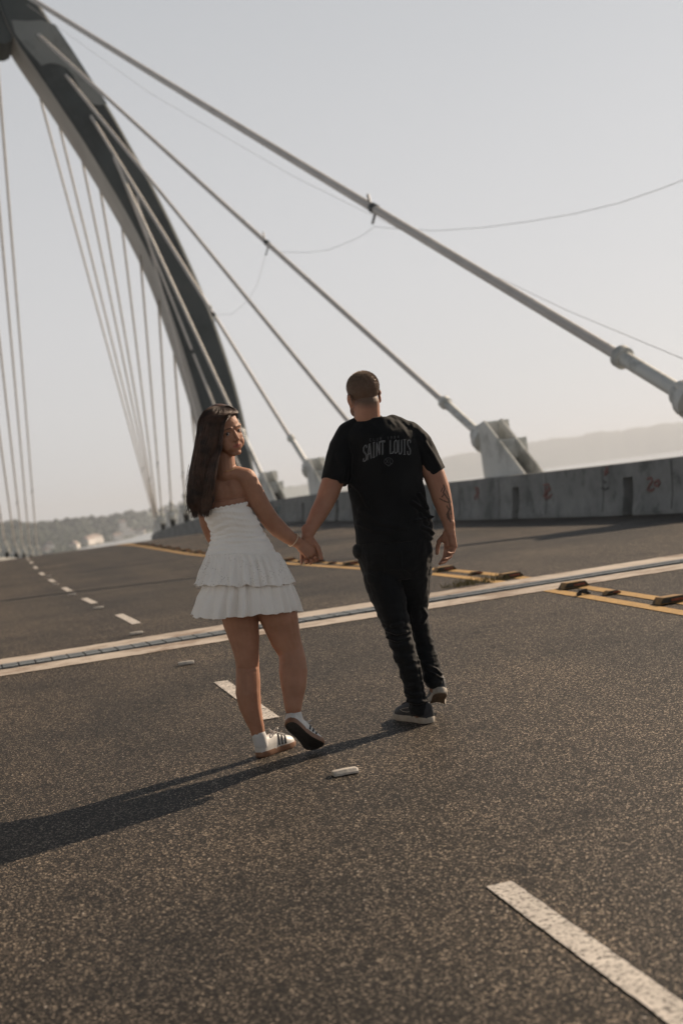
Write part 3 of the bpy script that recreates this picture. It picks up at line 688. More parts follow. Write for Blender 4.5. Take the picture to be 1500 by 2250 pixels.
MAT['gum'] = mottled('gum_rubber', (.17, .085, .05), (.24, .125, .07), 30, .55)
MAT['sole_dark'] = mottled('dark_sole', (.022, .020, .018), (.04, .036, .032), 60, .7, bscale=300, bstr=.4, bdist=.002)
MAT['midsole'] = mottled('off_white_midsole', (.30, .265, .22), (.42, .38, .32), 40, .6)
MAT['outsole_tan'] = mottled('worn_tan_outsole', (.10, .07, .045), (.17, .12, .08), 50, .7, bscale=200, bstr=.4)
MAT['gold'] = mottled('gold', (.6, .42, .2), (.7, .5, .25), 40, .3, metal=1)
MAT['band'] = mottled('pale_band', (.6, .48, .34), (.7, .56, .42), 40, .6)
MAT['eye_white'] = mottled('eye_white', (.36, .32, .30), (.42, .38, .36), 40, .3)
MAT['iris'] = mottled('dark_iris', (.012, .008, .006), (.02, .012, .008), 200, .5)

# ---- hand
def hand(b, W, d, bk, left, s, curls, thumb, rw):
    """wrist W, d towards the fingers, bk out of the back of the hand"""
    d = Vector(d).normalized(); bk = Vector(bk); bk = (bk-d*bk.dot(d)).normalized(); t = (d.cross(bk) if left else bk.cross(d))
    P_ = lambda x, y, z: W+(t*x+d*y+bk*z)*s
    K = [(.030, .092, .0), (.010, .098, .003), (-.011, .093, .001), (-.030, .084, -.003)]; R = [.0098, .0102, .0096, .0084]; Ls = [(.044, .026, .020), (.048, .030, .021), (.045, .028, .021), (.035, .021, .018)]
    for (kx, ky, kz), r in zip(K, R):
        b.cap(P_(kx*.55, .008, 0), .0145*s, P_(kx, ky, kz), (r+.0022)*s, n=12)
    b.cap(P_(.014, .03, -.004), .018*s, P_(.012, .075, -.004), .015*s, ax=t, k=1.1, n=14); b.cap(P_(-.016, .03, -.004), .017*s, P_(-.016, .07, -.004), .014*s, ax=t, k=1.1, n=14)
    b.cap(P_(.018, .018, -.01), .015*s, P_(.03, .05, -.012), .014*s, n=12)
    b.cap(P_(0, -.03, 0), rw, P_(0, .02, 0), .021*s, ax=t, k=1.15)
    for i in range(4):
        p = P_(*K[i]); a = 0; spread = (1.5-i)*.05
        dd0 = (d+t*spread).normalized()
        for j in range(3):
            a += curls[i][j]; dd = dd0*math.cos(a)-bk*math.sin(a); q = p+dd*Ls[i][j]*s; r1 = R[i]*(1-.08*j)*s; r2 = R[i]*(1-.08*(j+1))*s
            b.cap(p, r1, q, r2, n=12); p = q
    p = P_(.026, .028, -.008)
    for (dx, dy, dz), L, r in zip(thumb, (.042, .032, .026), (.0135, .0115, .0105)):
        v_ = (t*dx+d*dy+bk*dz).normalized(); q = p+v_*L*s; b.cap(p, r*s, q, r*.9*s, n=12); p = q

# ---- head (local: x = own right, y = facing, z = up, origin between the ears at eye height)
def head(b, M, s, female):
    T = lambda x, y, z: M @ (Vector((x, y, z))*s)
    R3 = M.to_3x3()
    def E(c, r, rot=None): b.ell(T(*c), r[0]*s, r[1]*s, r[2]*s, R3 @ rot if rot is not None else R3)
    def Cp(a, ra, c, rc): b.cap(T(*a), ra*s, T(*c), rc*s, n=14)
    E((0, -.014, .044), (.073, .092, .077)); E((0, .028, .028), (.062, .055, .062)); E((0, .030, -.022), (.058, .055, .062))
    jw = .041 if female else .049
    E((0, .030, -.066), (jw, .048, .036)); E((0, .044, -.050), (.045, .038, .040)); E((0, .064, -.088), (.017, .016, .014)); Cp((jw, -.005, -.05), .016, (.012, .062, -.092), .013); Cp((-jw, -.005, -.05), .016, (-.012, .062, -.092), .013)
    for x in (-1, 1):
        E((x*.034, .050, -.024), (.024, .024, .024)); Cp((x*.012, .080, .020), .0085, (x*.045, .066, .022), .009)
        E((x*.031, .0655, .001), (.017, .012, .0105)); Cp((x*.017, .0765, .0085), .0035, (x*.044, .0685, .0075), .0042); Cp((x*.019, .0745, -.0075), .0035, (x*.043, .067, -.0065), .0045)
        E((x*.076, -.008, -.006), (.007, .017, .030), Matrix.Rotation(x*-.35, 3, 'Z') @ Matrix.Rotation(-.15, 3, 'X')); E((x*.078, -.012, .012), (.009, .013, .014)); E((x*.074, -.002, -.028), (.007, .008, .009))
        E((x*.0095, .086, -.034), (.006, .0085, .0058)); E((x*.033, .052, -.047), (.026, .025, .032))
    Cp((0, .076, .012), .0075, (0, .097, -.026), .0070); E((0, .098, -.0295), (.0082, .0082, .0072)); Cp((0, .088, -.036), .006, (0, .084, -.052), .008)
    E((0, .0745, -.0565), (.022, .010, .0048)); E((0, .0740, -.0650), (.018, .010, .0055)); E((0, .066, -.060), (.038, .017, .028))
def headmarks(C, M, s, female):
    L = (np.linalg.inv(np.array(M)) @ np.c_[C, np.ones(len(C))].T).T[:, :3]/s
    x, y, z = L.T; marks = np.zeros((len(C), 4)); marks[:, 3] = 1
    near = (np.abs(x) < .12) & (y < .16) & (y > -.16) & (z > -.16) & (z < .2)
    lips = near & (((x/.024)**2+((z+.0605)/.0092)**2) < 1) & (y > .066)
    marks[lips, 2] = .6
    if female: marks[near & (y < .06) & (z > .02), 0] = .8
    else:
        ang = z-np.where(y < .02, -.076+np.clip(y+.075, 0, .2)*.62, .0+(y-.02)*1.6)
        hairy = near & (np.abs(x) < .0745+.2*(z > .02)) & (ang > 0)
        f = np.clip(ang/.04, 0, 1)*hairy; marks[:, 0] = .86*f
        beard = near & (y > .0) & (z < -.035) & (np.abs(x) < .075); marks[beard, 0] = np.maximum(marks[beard, 0], .45)
    return marks, L
def setmarks(me, marks):
    ca = me.color_attributes.new('marks', 'FLOAT_COLOR', 'POINT'); ca.data.foreach_set('color', marks.astype(np.float32).ravel())
def hframe(px, py, D, yaw, pitch, roll):
    """yaw: 0 = facing the viewer, + = towards picture right"""
    Y = -FH*math.cos(yaw)+RH*math.sin(yaw); Z = UP.copy(); X = Y.cross(Z)
    R = Matrix((X, Y, Z)).transposed()
    R = Matrix.Rotation(roll, 3, FH) @ R @ Matrix.Rotation(pitch, 3, 'X')
    M = R.to_4x4(); M.translation = onD(px, py, D); return M

# ---- shoe (local: x right, y towards the toe, z up, origin under the middle of the foot)
def outline(L, W, n=28):
    prof = [(-.5, .0), (-.49, .32), (-.45, .55), (-.38, .68), (-.25, .70), (-.1, .66), (.05, .74), (.2, .95), (.32, 1.0), (.42, .82), (.47, .55), (.495, .25), (.5, 0)]
    r = [(W/2*w, L*y) for y, w in prof]; return r+[(-a, c) for a, c in r[-2:0:-1]]
def shoe(M, L, W, parent, mats, style, side, name='shoe', bend=0.0):
    R = M
    def bendf(p):
        # the toe part folds at the ball when the heel is up
        if bend and p.y > L*.18:
            q = p.y-L*.18; a = bend; return Vector((p.x, L*.18+q*math.cos(a)+(-p.z)*math.sin(a)*.6, p.z*math.cos(a)+q*math.sin(a)))
        return p
    T = lambda p: R @ bendf(Vector(p))
    rings = []
    H = .026 if style == 'low' else .031
    ol = outline(L, W)
    for z, k in ((0, .95), (.004, .99), (H-.004, 1.0), (H, .985)): rings.append([Vector((x*k, y*k+0, z+(.010*max(0, (y/L-.3)/.2) if z < .01 else 0))) for x, y in ol])
    n = len(ol); v = [p for r in rings for p in r]; f = []
    for j in range(3):
        for q in range(n): f.append((j*n+q, j*n+(q+1) % n, (j+1)*n+(q+1) % n, (j+1)*n+q))
    top = tuple(3*n+q for q in range(n)); bot = tuple(range(n))[::-1]
    def fan(idx, z):
        c = len(v); v.append(Vector((0, 0, z))); return [(idx[i], idx[(i+1) % n], c) for i in range(n)]
    me_f = f+fan(top, H); nb = len(me_f); me_f += fan(bot, 0)
    up = []
    secs = [(-.485, .30, .060, 1), (-.46, .52, .072, 1), (-.40, .64, .078, 1), (-.30, .68, .072, 1), (-.18, .66, .068, 1), (-.05, .66, .074, 1), (.05, .72, .068, 1), (.16, .86, .054, 1), (.28, .92, .044, 1), (.38, .82, .037, 1), (.45, .56, .028, 1), (.488, .22, .016, 1)]
    hk = 1.0 if style == 'low' else 1.12
    for y, w, h, _ in secs:
        r = []
        for k in range(17):
            a = math.pi*k/16; r.append(Vector((math.cos(a)*W/2*w*(1 if abs(math.cos(a)) > .9 else .97), y*L, H-.006+math.sin(a)**.8*h*hk)))
        up.append(r)
        mv = [T(p) for r in up for p in r]; m_ = 17; mf = []
    for j in range(len(up)-1):
        for q in range(m_-1): mf.append((j*m_+q, j*m_+q+1, (j+1)*m_+q+1, (j+1)*m_+q))
    mf += [tuple(range(m_)), tuple((len(up)-1)*m_+q for q in range(m_))[::-1]]
    U = mesh_obj(name, mv, mf, mats[0], parent, True)
    bm_ = bmesh.new(); bm_.from_mesh(U.data); bmesh.ops.recalc_face_normals(bm_, faces=bm_.faces); bm_.to_mesh(U.data); bm_.free(); smooth(U.data)
    sd = U.modifiers.new('s', 'SUBSURF'); sd.levels = 1; sd.render_levels = 2
    def sub(o): o.parent = U; o.matrix_parent_inverse = Matrix.Identity(4); return o
    so_ = mesh_obj('sole', [T(p) for p in v], me_f, None, None, True, mats=[mats[1], mats[2]], fm=[0]*nb+[1]*(len(me_f)-nb)); so_.data.set_sharp_from_angle(angle=rad(40)); sub(so_)
    def surf(yf, a):
        """point on the upper, yf along, a angle over"""
        ys_ = [s_[0] for s_ in secs]; j = max(k for k in range(len(ys_)-1) if ys_[k] <= yf); t = (yf-ys_[j])/(ys_[j+1]-ys_[j]); w = secs[j][1]*(1-t)+secs[j+1][1]*t; h = secs[j][2]*(1-t)+secs[j+1][2]*t
        return Vector((math.cos(a)*(W/2*w*.985+.0012), yf*L, H-.006+math.sin(a)**.8*(h*hk)+.0012*math.sin(a)))
    def patch(grid, mat, nm):
        nn = len(grid[0]); vv = [T(p) for g in grid for p in g]; ff = [(j*nn+q, j*nn+q+1, (j+1)*nn+q+1, (j+1)*nn+q) for j in range(len(grid)-1) for q in range(nn-1)]
        o = mesh_obj(nm, vv, ff, mat, None, True); sm = o.modifiers.new('t', 'SOLIDIFY'); sm.thickness = .0025; sm.offset = 0; return sub(o)
    if style == 'low':
        for sgn in (1, -1):
            for k in range(3):
                g = []
                for j in range(8):
                    t = j/7; a = .12+t*.95; yf = -.03+k*.075+t*.075
                    if sgn < 0: a = math.pi-a
                    g.append([surf(yf, a), surf(yf+.034, a)])
                patch(g, mats[3], 'side_stripe')
        g = [[surf(-.47+.035*i if i else -.482, math.pi*(.22+.56*k/8)) for k in range(9)] for i in range(4)]
        patch(g, mats[3], 'heel_tab')
    else:
        sg = 1
        for sgn in (1, -1):
            pts = []
            for a0, y0_ in ((.55, -.30), (.42, -.2), (.28, -.08), (.22, .02), (.30, .12), (.5, .2)): pts.append(T(surf(y0_, a0 if sgn > 0 else math.pi-a0)))
            pts2 = [T(surf(y0_, a0 if sgn > 0 else math.pi-a0)) for a0, y0_ in ((.55, -.30), (.58, -.2), (.52, -.06), (.5, .06), (.52, .14), (.5, .2))]
            mb = MB(); mb.tube(pts, .0013, 5); mb.tube(pts2, .0013, 5); sub(mb.build('stitched_curve', MAT['midsole'], None))
    mb = MB()
    for k in range(5):
        yf = .0+.055*k; p0 = [T(surf(yf+.01*math.sin(q), math.pi*(.33+.34*q/6))+Vector((0, 0, .003))) for q in range(7)]; mb.tube(p0, .0028, 6)
    lp = [T(surf(.02, math.pi/2)+Vector((math.sin(a)*.028, .012*math.cos(a), .010+.01*math.sin(2*a)))) for a in np.linspace(0, 6.28, 15)]; mb.tube(lp, .0022, 6)
    sub(mb.build('laces', mats[4], None, True))
    return U

# ================================================================== the woman
fW = roadpt(575, 1664); DW = (fW-CAM).dot(FH)
wo_ = empty('person', fW, 'woman in a white strapless ruffled mini dress looking back, holding hands', 'person')
W_ = lambda x, y, dz=0.: onD(x, y, DW+dz)
pxm = DW/FPX
HW = hframe(491.5, 951, DW-.005, rad(37.5), rad(-13), rad(-12.5)); HS_ = 1.04
b = Blob(); head(b, HW, HS_, True)
b.cap(HW @ Vector((0, -.020, -.03)), .046, W_(495, 1040, .0), .052)
b.chain([(W_(503, 1042, .0), .046), (W_(522, 1043, 0), .040), (W_(541, 1050, 0), .046)]); b.chain([(W_(497, 1045, .0), .044), (W_(470, 1056, .02), .040), (W_(450, 1066, .03), .045)])
b.ell(W_(497, 1082, .025), .100, .075, .085); b.ell(W_(512, 1078, .008), .06, .055, .08)
b.chain([(W_(542, 1052), .047), (W_(556, 1080, .01), .047), (W_(574, 1112, .03), .044), (W_(594, 1143, .06), .043), (W_(612, 1162, .08), .042), (W_(634, 1180, .10), .034), (W_(650, 1190, .12), .028)])
b.chain([(W_(449, 1067, .03), .045), (W_(449, 1105, .06), .041), (W_(457, 1150, .09), .037), (W_(468, 1180, .14), .034), (W_(492, 1215, .2), .026)])
tor = [(449, 1108, 541, 1092, .085, .01), (453, 1130, 549, 1115, .09, .01), (461, 1158, 565, 1148, .085, .01), (470, 1177, 570, 1168, .08, .01), (466, 1195, 585, 1188, .09, .01), (466, 1214, 595, 1210, .10, .0), (462, 1250, 606, 1246, .115, 0), (468, 1290, 615, 1285, .11, 0)]
b.rings([ringpts(*r, DW, n=32) for r in tor])
LL = [(515, 1285, 96, .0), (524, 1330, 88, 0), (529, 1365, 80, 0), (537, 1404, 67, .0), (542, 1440, 55, .0), (544, 1465, 51, .005), (545, 1495, 54, .0), (545, 1522, 55, -.005), (549, 1550, 50, -.003), (557, 1577, 41, .0), (564, 1598, 34, .005), (569, 1620, 29, .008), (572, 1634, 24, .018)]
RL = [(585, 1285, 98, .0), (600, 1320, 92, 0), (613, 1357, 84, .0), (627, 1404, 68, .01), (640, 1434, 57, .01), (643, 1452, 59, -.01), (644, 1476, 63, -.03), (645, 1506, 56, -.05), (644, 1535, 44, -.07), (644, 1555, 37, -.085), (646, 1573, 30, -.08), (650, 1584, 24, -.065)]
for T_ in (LL, RL): b.chain([(W_(x, y, dz), w/2*pxm) for x, y, w, dz in T_])
# her right hand around his left hand
hand(b, W_(655, 1193, .125), RH*.62-UP*.66+FH*.05, -FH*.85+RH*.25+UP*.35, False, .88, [(.55, 1.1, .7), (.6, 1.15, .7), (.65, 1.15, .7), (.7, 1.1, .6)], [(.6, .8, -.5), (.2, 1, -.5), (0, 1, -.4)], .027)
me = remesh(b, .0028, 5)
folds(me, [([(526, 1467), (545, 1471), (565, 1465)], 2.5, -.0010), ([(530, 1476), (545, 1479), (560, 1475)], 2.2, -.0006), ([(618, 1453), (642, 1458), (668, 1450)], 2.6, -.0011), ([(622, 1462), (644, 1466), (664, 1460)], 2.2, -.0006),
          ([(506, 1066), (516, 1082), (524, 1100)], 6, .0014), ([(488, 1056), (490, 1080), (496, 1108)], 5, -.0010), ([(541, 1485), (541, 1520)], 4, -.0016), ([(648, 1480), (650, 1515)], 4, -.0016), ([(562, 1600), (568, 1622)], 2.5, .0015)])
C = coords(me); marks, L_ = headmarks(C, HW, HS_, True); setmarks(me, marks)
body = link('body', me, MAT['skin_w'], wo_)
def facebits(M, s, parent, skin):
    T = lambda x, y, z: M @ (Vector((x, y, z))*s)
    fb_ = BVHTree.FromPolygons([v.co.copy() for v in skin.vertices], [tuple(q.vertices) for q in skin.polygons]); Yd = (M.to_3x3() @ Vector((0, 1, 0))).normalized()
    def S(x, z, lift):
        # point of the face surface in front of (x, z)
        h = fb_.ray_cast(T(x*.9, .16, z)+(M.to_3x3() @ Vector((x*.35, 0, 0))), -(Yd+(M.to_3x3() @ Vector((x*3.0, 0, 0)))*.9).normalized()) if False else fb_.ray_cast(T(x, .16, z), -Yd)
        return h[0]+h[1]*lift if h[0] else T(x, .07, z)
    mb = MB(); mb.tube([S(a, -.0606+3.2*a*a, .0001) for a in np.linspace(-.023, .023, 9)], [.0003, .0008, .001, .001, .0009, .001, .001, .0008, .0003], 5); mb.build('mouth_line', MAT['iris'], parent, True)
    for x in (-1, 1):
        e = Blob(); c = T(x*.031, .0655, .0010); v = [c+a*(.0132*s) for a in SPH]; fm = []
        g = M.inverted()
        look = (CAM-c).normalized()
        for f_ in SPF: q = sum((SPH[i] for i in f_), Vector())/3; fm.append(1 if q.normalized().dot(look) > .80 else 0)
        mesh_obj('eye', v, SPF, None, parent, True, mats=[MAT['eye_white'], MAT['iris']], fm=fm)
        mb = MB(); pts = [S(x*(.031+a), .0068-20*a*a, .0006) for a in np.linspace(-.015, .015, 9)]; mb.tube(pts, [.0005, .001, .0013, .0015, .0016, .0016, .0015, .0012, .0005], 6); mb.build('eyelashes', MAT['hair'], parent, True)
        mb = MB(); pts = [S(x*(.031+a), .0225-9*a*a-.04*a, .0004) for a in np.linspace(-.019, .018, 9)]; mb.tube(pts, [.0012, .002, .0024, .0025, .0024, .002, .0016, .0012, .0005], 6); mb.build('eyebrow', MAT['hair'], parent, True)
facebits(HW, HS_, wo_, body.data)
# dress
def cloth_rings(R, D, n, fn=None):
    out = []
    for j, r in enumerate(R):
        out.append(ringpts(*r, D, n=n))
    return out
def densify(R, m):
    out = []
    xs = np.arange(len(R)); A = np.array(R, float)
    for t in np.linspace(0, len(R)-1, m):
        i = min(int(t), len(R)-2); u = t-i; p0, p1, p2, p3 = A[max(i-1, 0)], A[i], A[i+1], A[min(i+2, len(R)-1)]
        out.append(tuple(.5*((2*p1)+(-p0+p2)*u+(2*p0-5*p1+4*p2-p3)*u*u+(-p0+3*p1-3*p2+p3)*u**3)))
    return out
def garment(name, R, D, m, n, mat, parent, fn, thick=.0015):
    RR = densify(R, m); v = []; f = []
    for j, r in enumerate(RR):
        t = j/(m-1); pts = ringpts(*r, D, n=n); c = sum(pts, Vector())/n
        for k, p in enumerate(pts):
            o = p-c; v.append(p+o.normalized()*fn(t, 2*math.pi*k/n, k/n)[0]+UP*fn(t, 2*math.pi*k/n, k/n)[1])
    for j in range(m-1):
        for k in range(n): f.append((j*n+k, j*n+(k+1) % n, (j+1)*n+(k+1) % n, (j+1)*n+k))
    o = mesh_obj(name, v, f, mat, parent, True); s_ = o.modifiers.new('t', 'SOLIDIFY'); s_.thickness = thick; s_.offset = 1; return o
def fb(t, a, u):
    w = .0022*math.sin(t*62+1.5*math.sin(3*a)+2*mnoise.noise(Vector((u*9, t*4, 2))))*(1 if t < .72 else .35)+.0035*mnoise.noise(Vector((math.cos(a)*2.2, math.sin(a)*2.2, t*26)))
    fr = .0018*mnoise.noise(Vector((math.cos(a)*16, math.sin(a)*16, t*5)))
    return (w+fr+.002+.002*max(0, 1-t*14)*(1+math.sin(a*26)), .0022*math.sin(a*26)*max(0, 1-t*12))
bod = [(445, 1122, 541, 1103, .098, .0), (449, 1135, 552, 1122, .100, .0), (457, 1153, 566, 1143, .094, .0), (464, 1172, 575, 1163, .088, .0), (464, 1185, 584, 1177, .094, .0), (460, 1200, 596, 1195, .104, .0), (455, 1217, 606, 1214, .115, .0), (453, 1226, 611, 1224, .118, 0)]
dr = garment('dress_bodice', bod, DW, 90, 220, MAT['dress'], wo_, fb)
def ruffle(seed, nf, a0, a1):
    rg = random.Random(seed); ph = [rg.uniform(0, 6.28) for _ in range(6)]
    def fn(t, a, u):
        q = nf*a+1.6*math.sin(2*a+ph[0])+1.2*math.sin(5*a+ph[1])+.7*math.sin(3*a+ph[4])
        amp = (a0+(a1-a0)*t)*(1+.55*math.sin(4*a+ph[2])+.3*math.sin(7*a+ph[5]))
        r = amp*(math.sin(q)+.35*math.sin(2.1*q+ph[3]+2*t))+.35*a0*math.sin(3.1*q+1)*(1-t)*2
        r += .006*mnoise.noise(Vector((math.cos(a)*5, math.sin(a)*5, t*4+seed)))+.003*t*mnoise.noise(Vector((math.cos(a)*14, math.sin(a)*14, t*3+seed)))
        return (r, .006*t*math.sin(2*a+ph[1])+.004*t*math.sin(q*.5+ph[1])+.003*t*math.sin(q)+.006*t*mnoise.noise(Vector((math.cos(a)*6, math.sin(a)*6, seed))))
    return fn
t2 = [(460, 1252, 611, 1243, .125, 0), (448, 1290, 636, 1282, .148, 0), (437, 1320, 647, 1308, .162, .0), (428, 1353, 656, 1343, .178, .0)]
garment('lower_ruffle', t2, DW, 40, 420, MAT['dress'], wo_, ruffle(3, 22, .0025, .0115))
t1 = [(454, 1216, 607, 1213, .119, 0), (450, 1232, 618, 1229, .130, 0), (441, 1258, 630, 1251, .150, 0), (432, 1287, 643, 1279, .172, 0)]
garment('upper_ruffle', t1, DW, 40, 420, MAT['dress_eyelet'], wo_, ruffle(8, 27, .003, .0085))
# jewellery
def ringon(name, c, d, r, th, mat, parent, k=1.):
    d = d.normalized(); a = d.orthogonal().normalized(); b_ = d.cross(a); mb = MB(); pts = [c+(a*math.cos(t)+b_*math.sin(t)*k)*r for t in np.linspace(0, 2*math.pi, 33)]; mb.tube(pts, th, 6, False); return mb.build(name, mat, parent, True)
ringon('bracelet', W_(644, 1186, .112), W_(650, 1190, .12)-W_(634, 1180, .1), .0345, .0022, MAT['band'], wo_)
mb = MB(); pts = [W_(500+19*math.cos(t), 1026+9*math.sin(t)-2.5*math.cos(t), -.056*math.sin(t)) for t in np.linspace(-.6, 3.6, 24)]; mb.tube(pts, .0012, 6); mb.build('necklace', MAT['gold'], wo_, True)
# shoes and socks
MS = [MAT['shoe_white'], MAT['gum'], MAT['sole_dark'], MAT['shoe_black'], MAT['shoe_white']]
def basis(y, z, origin):
    y = y.normalized(); z = (z-y*z.dot(y)).normalized(); x = y.cross(z); M = Matrix((x, y, z)).transposed().to_4x4(); M.translation = origin; return M
h1 = roadpt(573, 1664); h2 = roadpt(624, 1645); y_ = (h2-h1); y_.z = .036*y_.y
o_ = h1+y_.normalized()*.105; Ms1 = basis(y_, UP, o_+Vector((0, 0, .001)))
shoe(Ms1, .25, .094, wo_, MS, 'low', 1)
toe = onD(697, 1646, DW-.04); hee = onD(634, 1588, DW-.135); yv = (toe-hee); Ms2 = basis(yv, FH*.93+UP*.18+RH*.34, hee+yv.normalized()*.115-FH*.02)
shoe(Ms2, .25, .096, wo_, MS, 'low', 1, bend=.25)
for (pts) in ([(W_(569, 1616, .004), .0335), (W_(573, 1632, .008), .0335), (W_(577, 1644, .02), .030)], [(W_(646, 1568, -.085), .0345), (W_(650, 1583, -.075), .034), (W_(658, 1596, -.06), .032)]):
    s_ = Blob(); s_.chain(pts); me = remesh(s_, .003, 2); link('sock', me, MAT['sock'], wo_)
# hair
HR = [(466, 894, 502, 892, .045, -.0), (453, 902, 516, 900, .075, -.01), (444, 914, 519, 909, .095, -.025), (438, 930, 498, 921, .100, -.045), (435, 952, 489, 940, .095, -.055), (431, 976, 486, 968, .092, -.06), (425, 1005, 477, 998, .080, -.07), (419, 1042, 471, 1036, .060, -.085), (416, 1082, 468, 1078, .046, -.092), (418, 1108, 464, 1105, .036, -.095), (424, 1124, 457, 1121, .022, -.095)]
hb = Blob(); RR = densify(HR, 44); hb.rings([ringpts(*r, DW, n=40, e=2.5) for r in RR])
me = remesh(hb, .004, 3); C = coords(me); Nn = normals(me); q = nproj(C)
g = np.array([mnoise.noise(Vector((c[0]*60, c[1]*60, c[2]*6)))*.6+mnoise.noise(Vector((c[0]*18, c[1]*18, c[2]*4))) for c in C]); setco(me, C+Nn*(g*.006-.0065)[:, None])
hairo = link('hair', me, MAT['hair'], wo_)
capb = Blob(); capb.ell(HW @ (Vector((0, -.010, .046))*HS_), .0795*HS_, .097*HS_, .086*HS_, HW.to_3x3()); me = remesh(capb, .004, 1)
bm = bmesh.new(); bm.from_mesh(me); HI = HW.inverted(); dele = []
for q in bm.verts:
    l = (HI @ q.co)/HS_
    if l.y > .050+max(0, l.z-.05)*.85-.25*abs(l.x+.01)-max(0, .05-l.z)*.9: dele.append(q)
bmesh.ops.delete(bm, geom=dele, context='VERTS'); bm.to_mesh(me); bm.free(); smooth(me)
o = link('hair_cap', me, MAT['hair'], wo_); o.parent = hairo; o.matrix_parent_inverse = Matrix.Identity(4)
rg = random.Random(21); mb = MB(); RR = densify(HR, 26)
rr = [ringpts(*r, DW, n=96, e=2.5) for r in RR]; cc = [sum(r, Vector())/96 for r in rr]
for i in range(2300):
    u = rg.uniform(0, 96); 
    if not (40 < u < 100 or rg.random() < .25): u = rg.uniform(46, 96)
    j0 = rg.choice([0, 0, 0, 1, 2, 4, 7]) ; j1 = rg.choice([25, 25, 25, 24, 23, 22, 21, 19]) ; off = rg.uniform(-.004, .0035); pts = []; wv = rg.uniform(0, 6.28); dr_ = rg.uniform(-5, 5); fly = rg.random() < .07
    for j in range(j0, j1+1):
        t = j/25; k = (u+dr_*t+(.8+2.8*t)*math.sin(t*9+wv*.35+u*.15)+.5*math.sin(t*17+wv)) % 96; a = int(k); p = rr[j][a].lerp(rr[j][(a+1) % 96], k-a); o_ = (p-cc[j])
        e = off+.003*math.sin(t*11+wv)+.005*t*mnoise.noise(Vector((u*.22, t*4.5, 3)))+.004*mnoise.noise(Vector((u*.5, t*3, 9)))+(.02*t**3*rg.uniform(.5, 1) if fly else 0); pts.append(p+o_.normalized()*e)
    if j1 == 25: L_e = rg.uniform(-.01, .034); pts.append(pts[-1]-UP*max(.004, L_e)+RH*rg.uniform(-.008, .004))
    mb.tube(pts, [rg.uniform(.0007, .0013)]*(len(pts)-1)+[.0003], 3, False)
# wisps over the parting and along the left edge
for i in range(300):
    a0 = rg.uniform(0, 1); p0 = W_(478+rg.uniform(-14, 26), 897+rg.uniform(-3, 6), -.03-rg.uniform(0, .05)); x1 = rg.uniform(484, 500); zz = rg.uniform(-.012, .006)
    pts = [p0, W_(486+rg.uniform(-6, 22), 902+rg.uniform(-2, 4), -.07), W_(x1+8*a0, 914+rg.uniform(-2, 2), -.098+zz), W_(x1-5, 930, -.118+zz), W_(x1-9, 955, -.127+zz)]; q1 = rg.uniform(-26, -7); e1 = rg.uniform(0, 6.28); pts += [W_(x1-9+.45*q1+1.5*math.sin(e1), 985, -.133+zz+.0009*abs(q1)), W_(486+.9*q1+2*math.sin(e1+1), 1012, -.142+zz), W_(481+q1+3*math.sin(e1+2.2), 1045, -.15+zz), W_(475+q1+3*math.sin(e1+3.6), 1080, -.148+zz), W_(470+q1+2.5*math.sin(e1+5), 1105, -.14), W_(466+q1, rg.uniform(1112, 1134), -.13)]; mb.tube(pts, [.0004]+[.0011]*(len(pts)-2)+[.0003], 3, False)
for i in range(46):
    y = rg.uniform(1040, 1120); x = 412+rg.uniform(-1, 5); pts = [W_(x+4, y-20, -.09), W_(x, y, -.09), W_(x-rg.uniform(2, 10), y+rg.uniform(12, 30), -.09)]; mb.tube(pts, [.0008, .0007, .0002], 3, False)
st = mb.build('hair_strands', MAT['hair'], wo_, True); st.parent = hairo; st.matrix_parent_inverse = Matrix.Identity(4); st.data.set_sharp_from_angle(angle=rad(180))

# ================================================================== the man
fM = roadpt(915, 1592); DM = (fM-CAM).dot(FH)
mo = empty('person', fM, 'man in a black printed t-shirt and black jeans walking away, seen from behind', 'person')
P = lambda x, y, dz=0.: onD(x, y, DM+dz)
pm = DM/FPX
HM = hframe(799, 874, DM+.0, rad(180+22), rad(-4), rad(-3)); HSM = 1.03
b = Blob(); head(b, HM, HSM, False)
b.cap(HM @ Vector((0, -.024, -.035)), .060, P(806, 930, .0), .066); b.cap(HM @ Vector((0, .01, -.05)), .045, P(803, 925, .03), .055)
b.chain([(P(805, 938), .05), (P(775, 960, 0), .042), (P(764, 975), .046)]); b.chain([(P(830, 938), .045), (P(885, 960), .042), (P(905, 975), .046)])
b.rings([ringpts(*r, DM, n=32) for r in [(785, 960, 890, 950, .07, .0), (785, 1000, 905, 990, .09, 0), (788, 1060, 905, 1050, .095, 0), (796, 1130, 915, 1115, .09, 0), (800, 1190, 928, 1180, .09, 0), (805, 1250, 925, 1240, .08, 0)]])
# left arm reaches back to her hand
b.chain([(P(764, 975, 0), .046), (P(748, 1010, -.02), .050), (P(733, 1052, -.05), .054), (P(721, 1085, -.07), .051), (P(714, 1102, -.08), .047), (P(700, 1128, -.11), .043), (P(684, 1158, -.14), .033), (P(677, 1175, -.155), .027)])
hand(b, P(676, 1176, -.155), -UP*.9-RH*.12+FH*.0, FH*.95-RH*.1, True, .97, [(.75, 1.0, .6), (.7, 1.0, .6), (.6, .9, .5), (.4, .5, .3)], [(.5, .7, -.45), (.3, .9, -.4), (.2, .9, -.3)], .027)
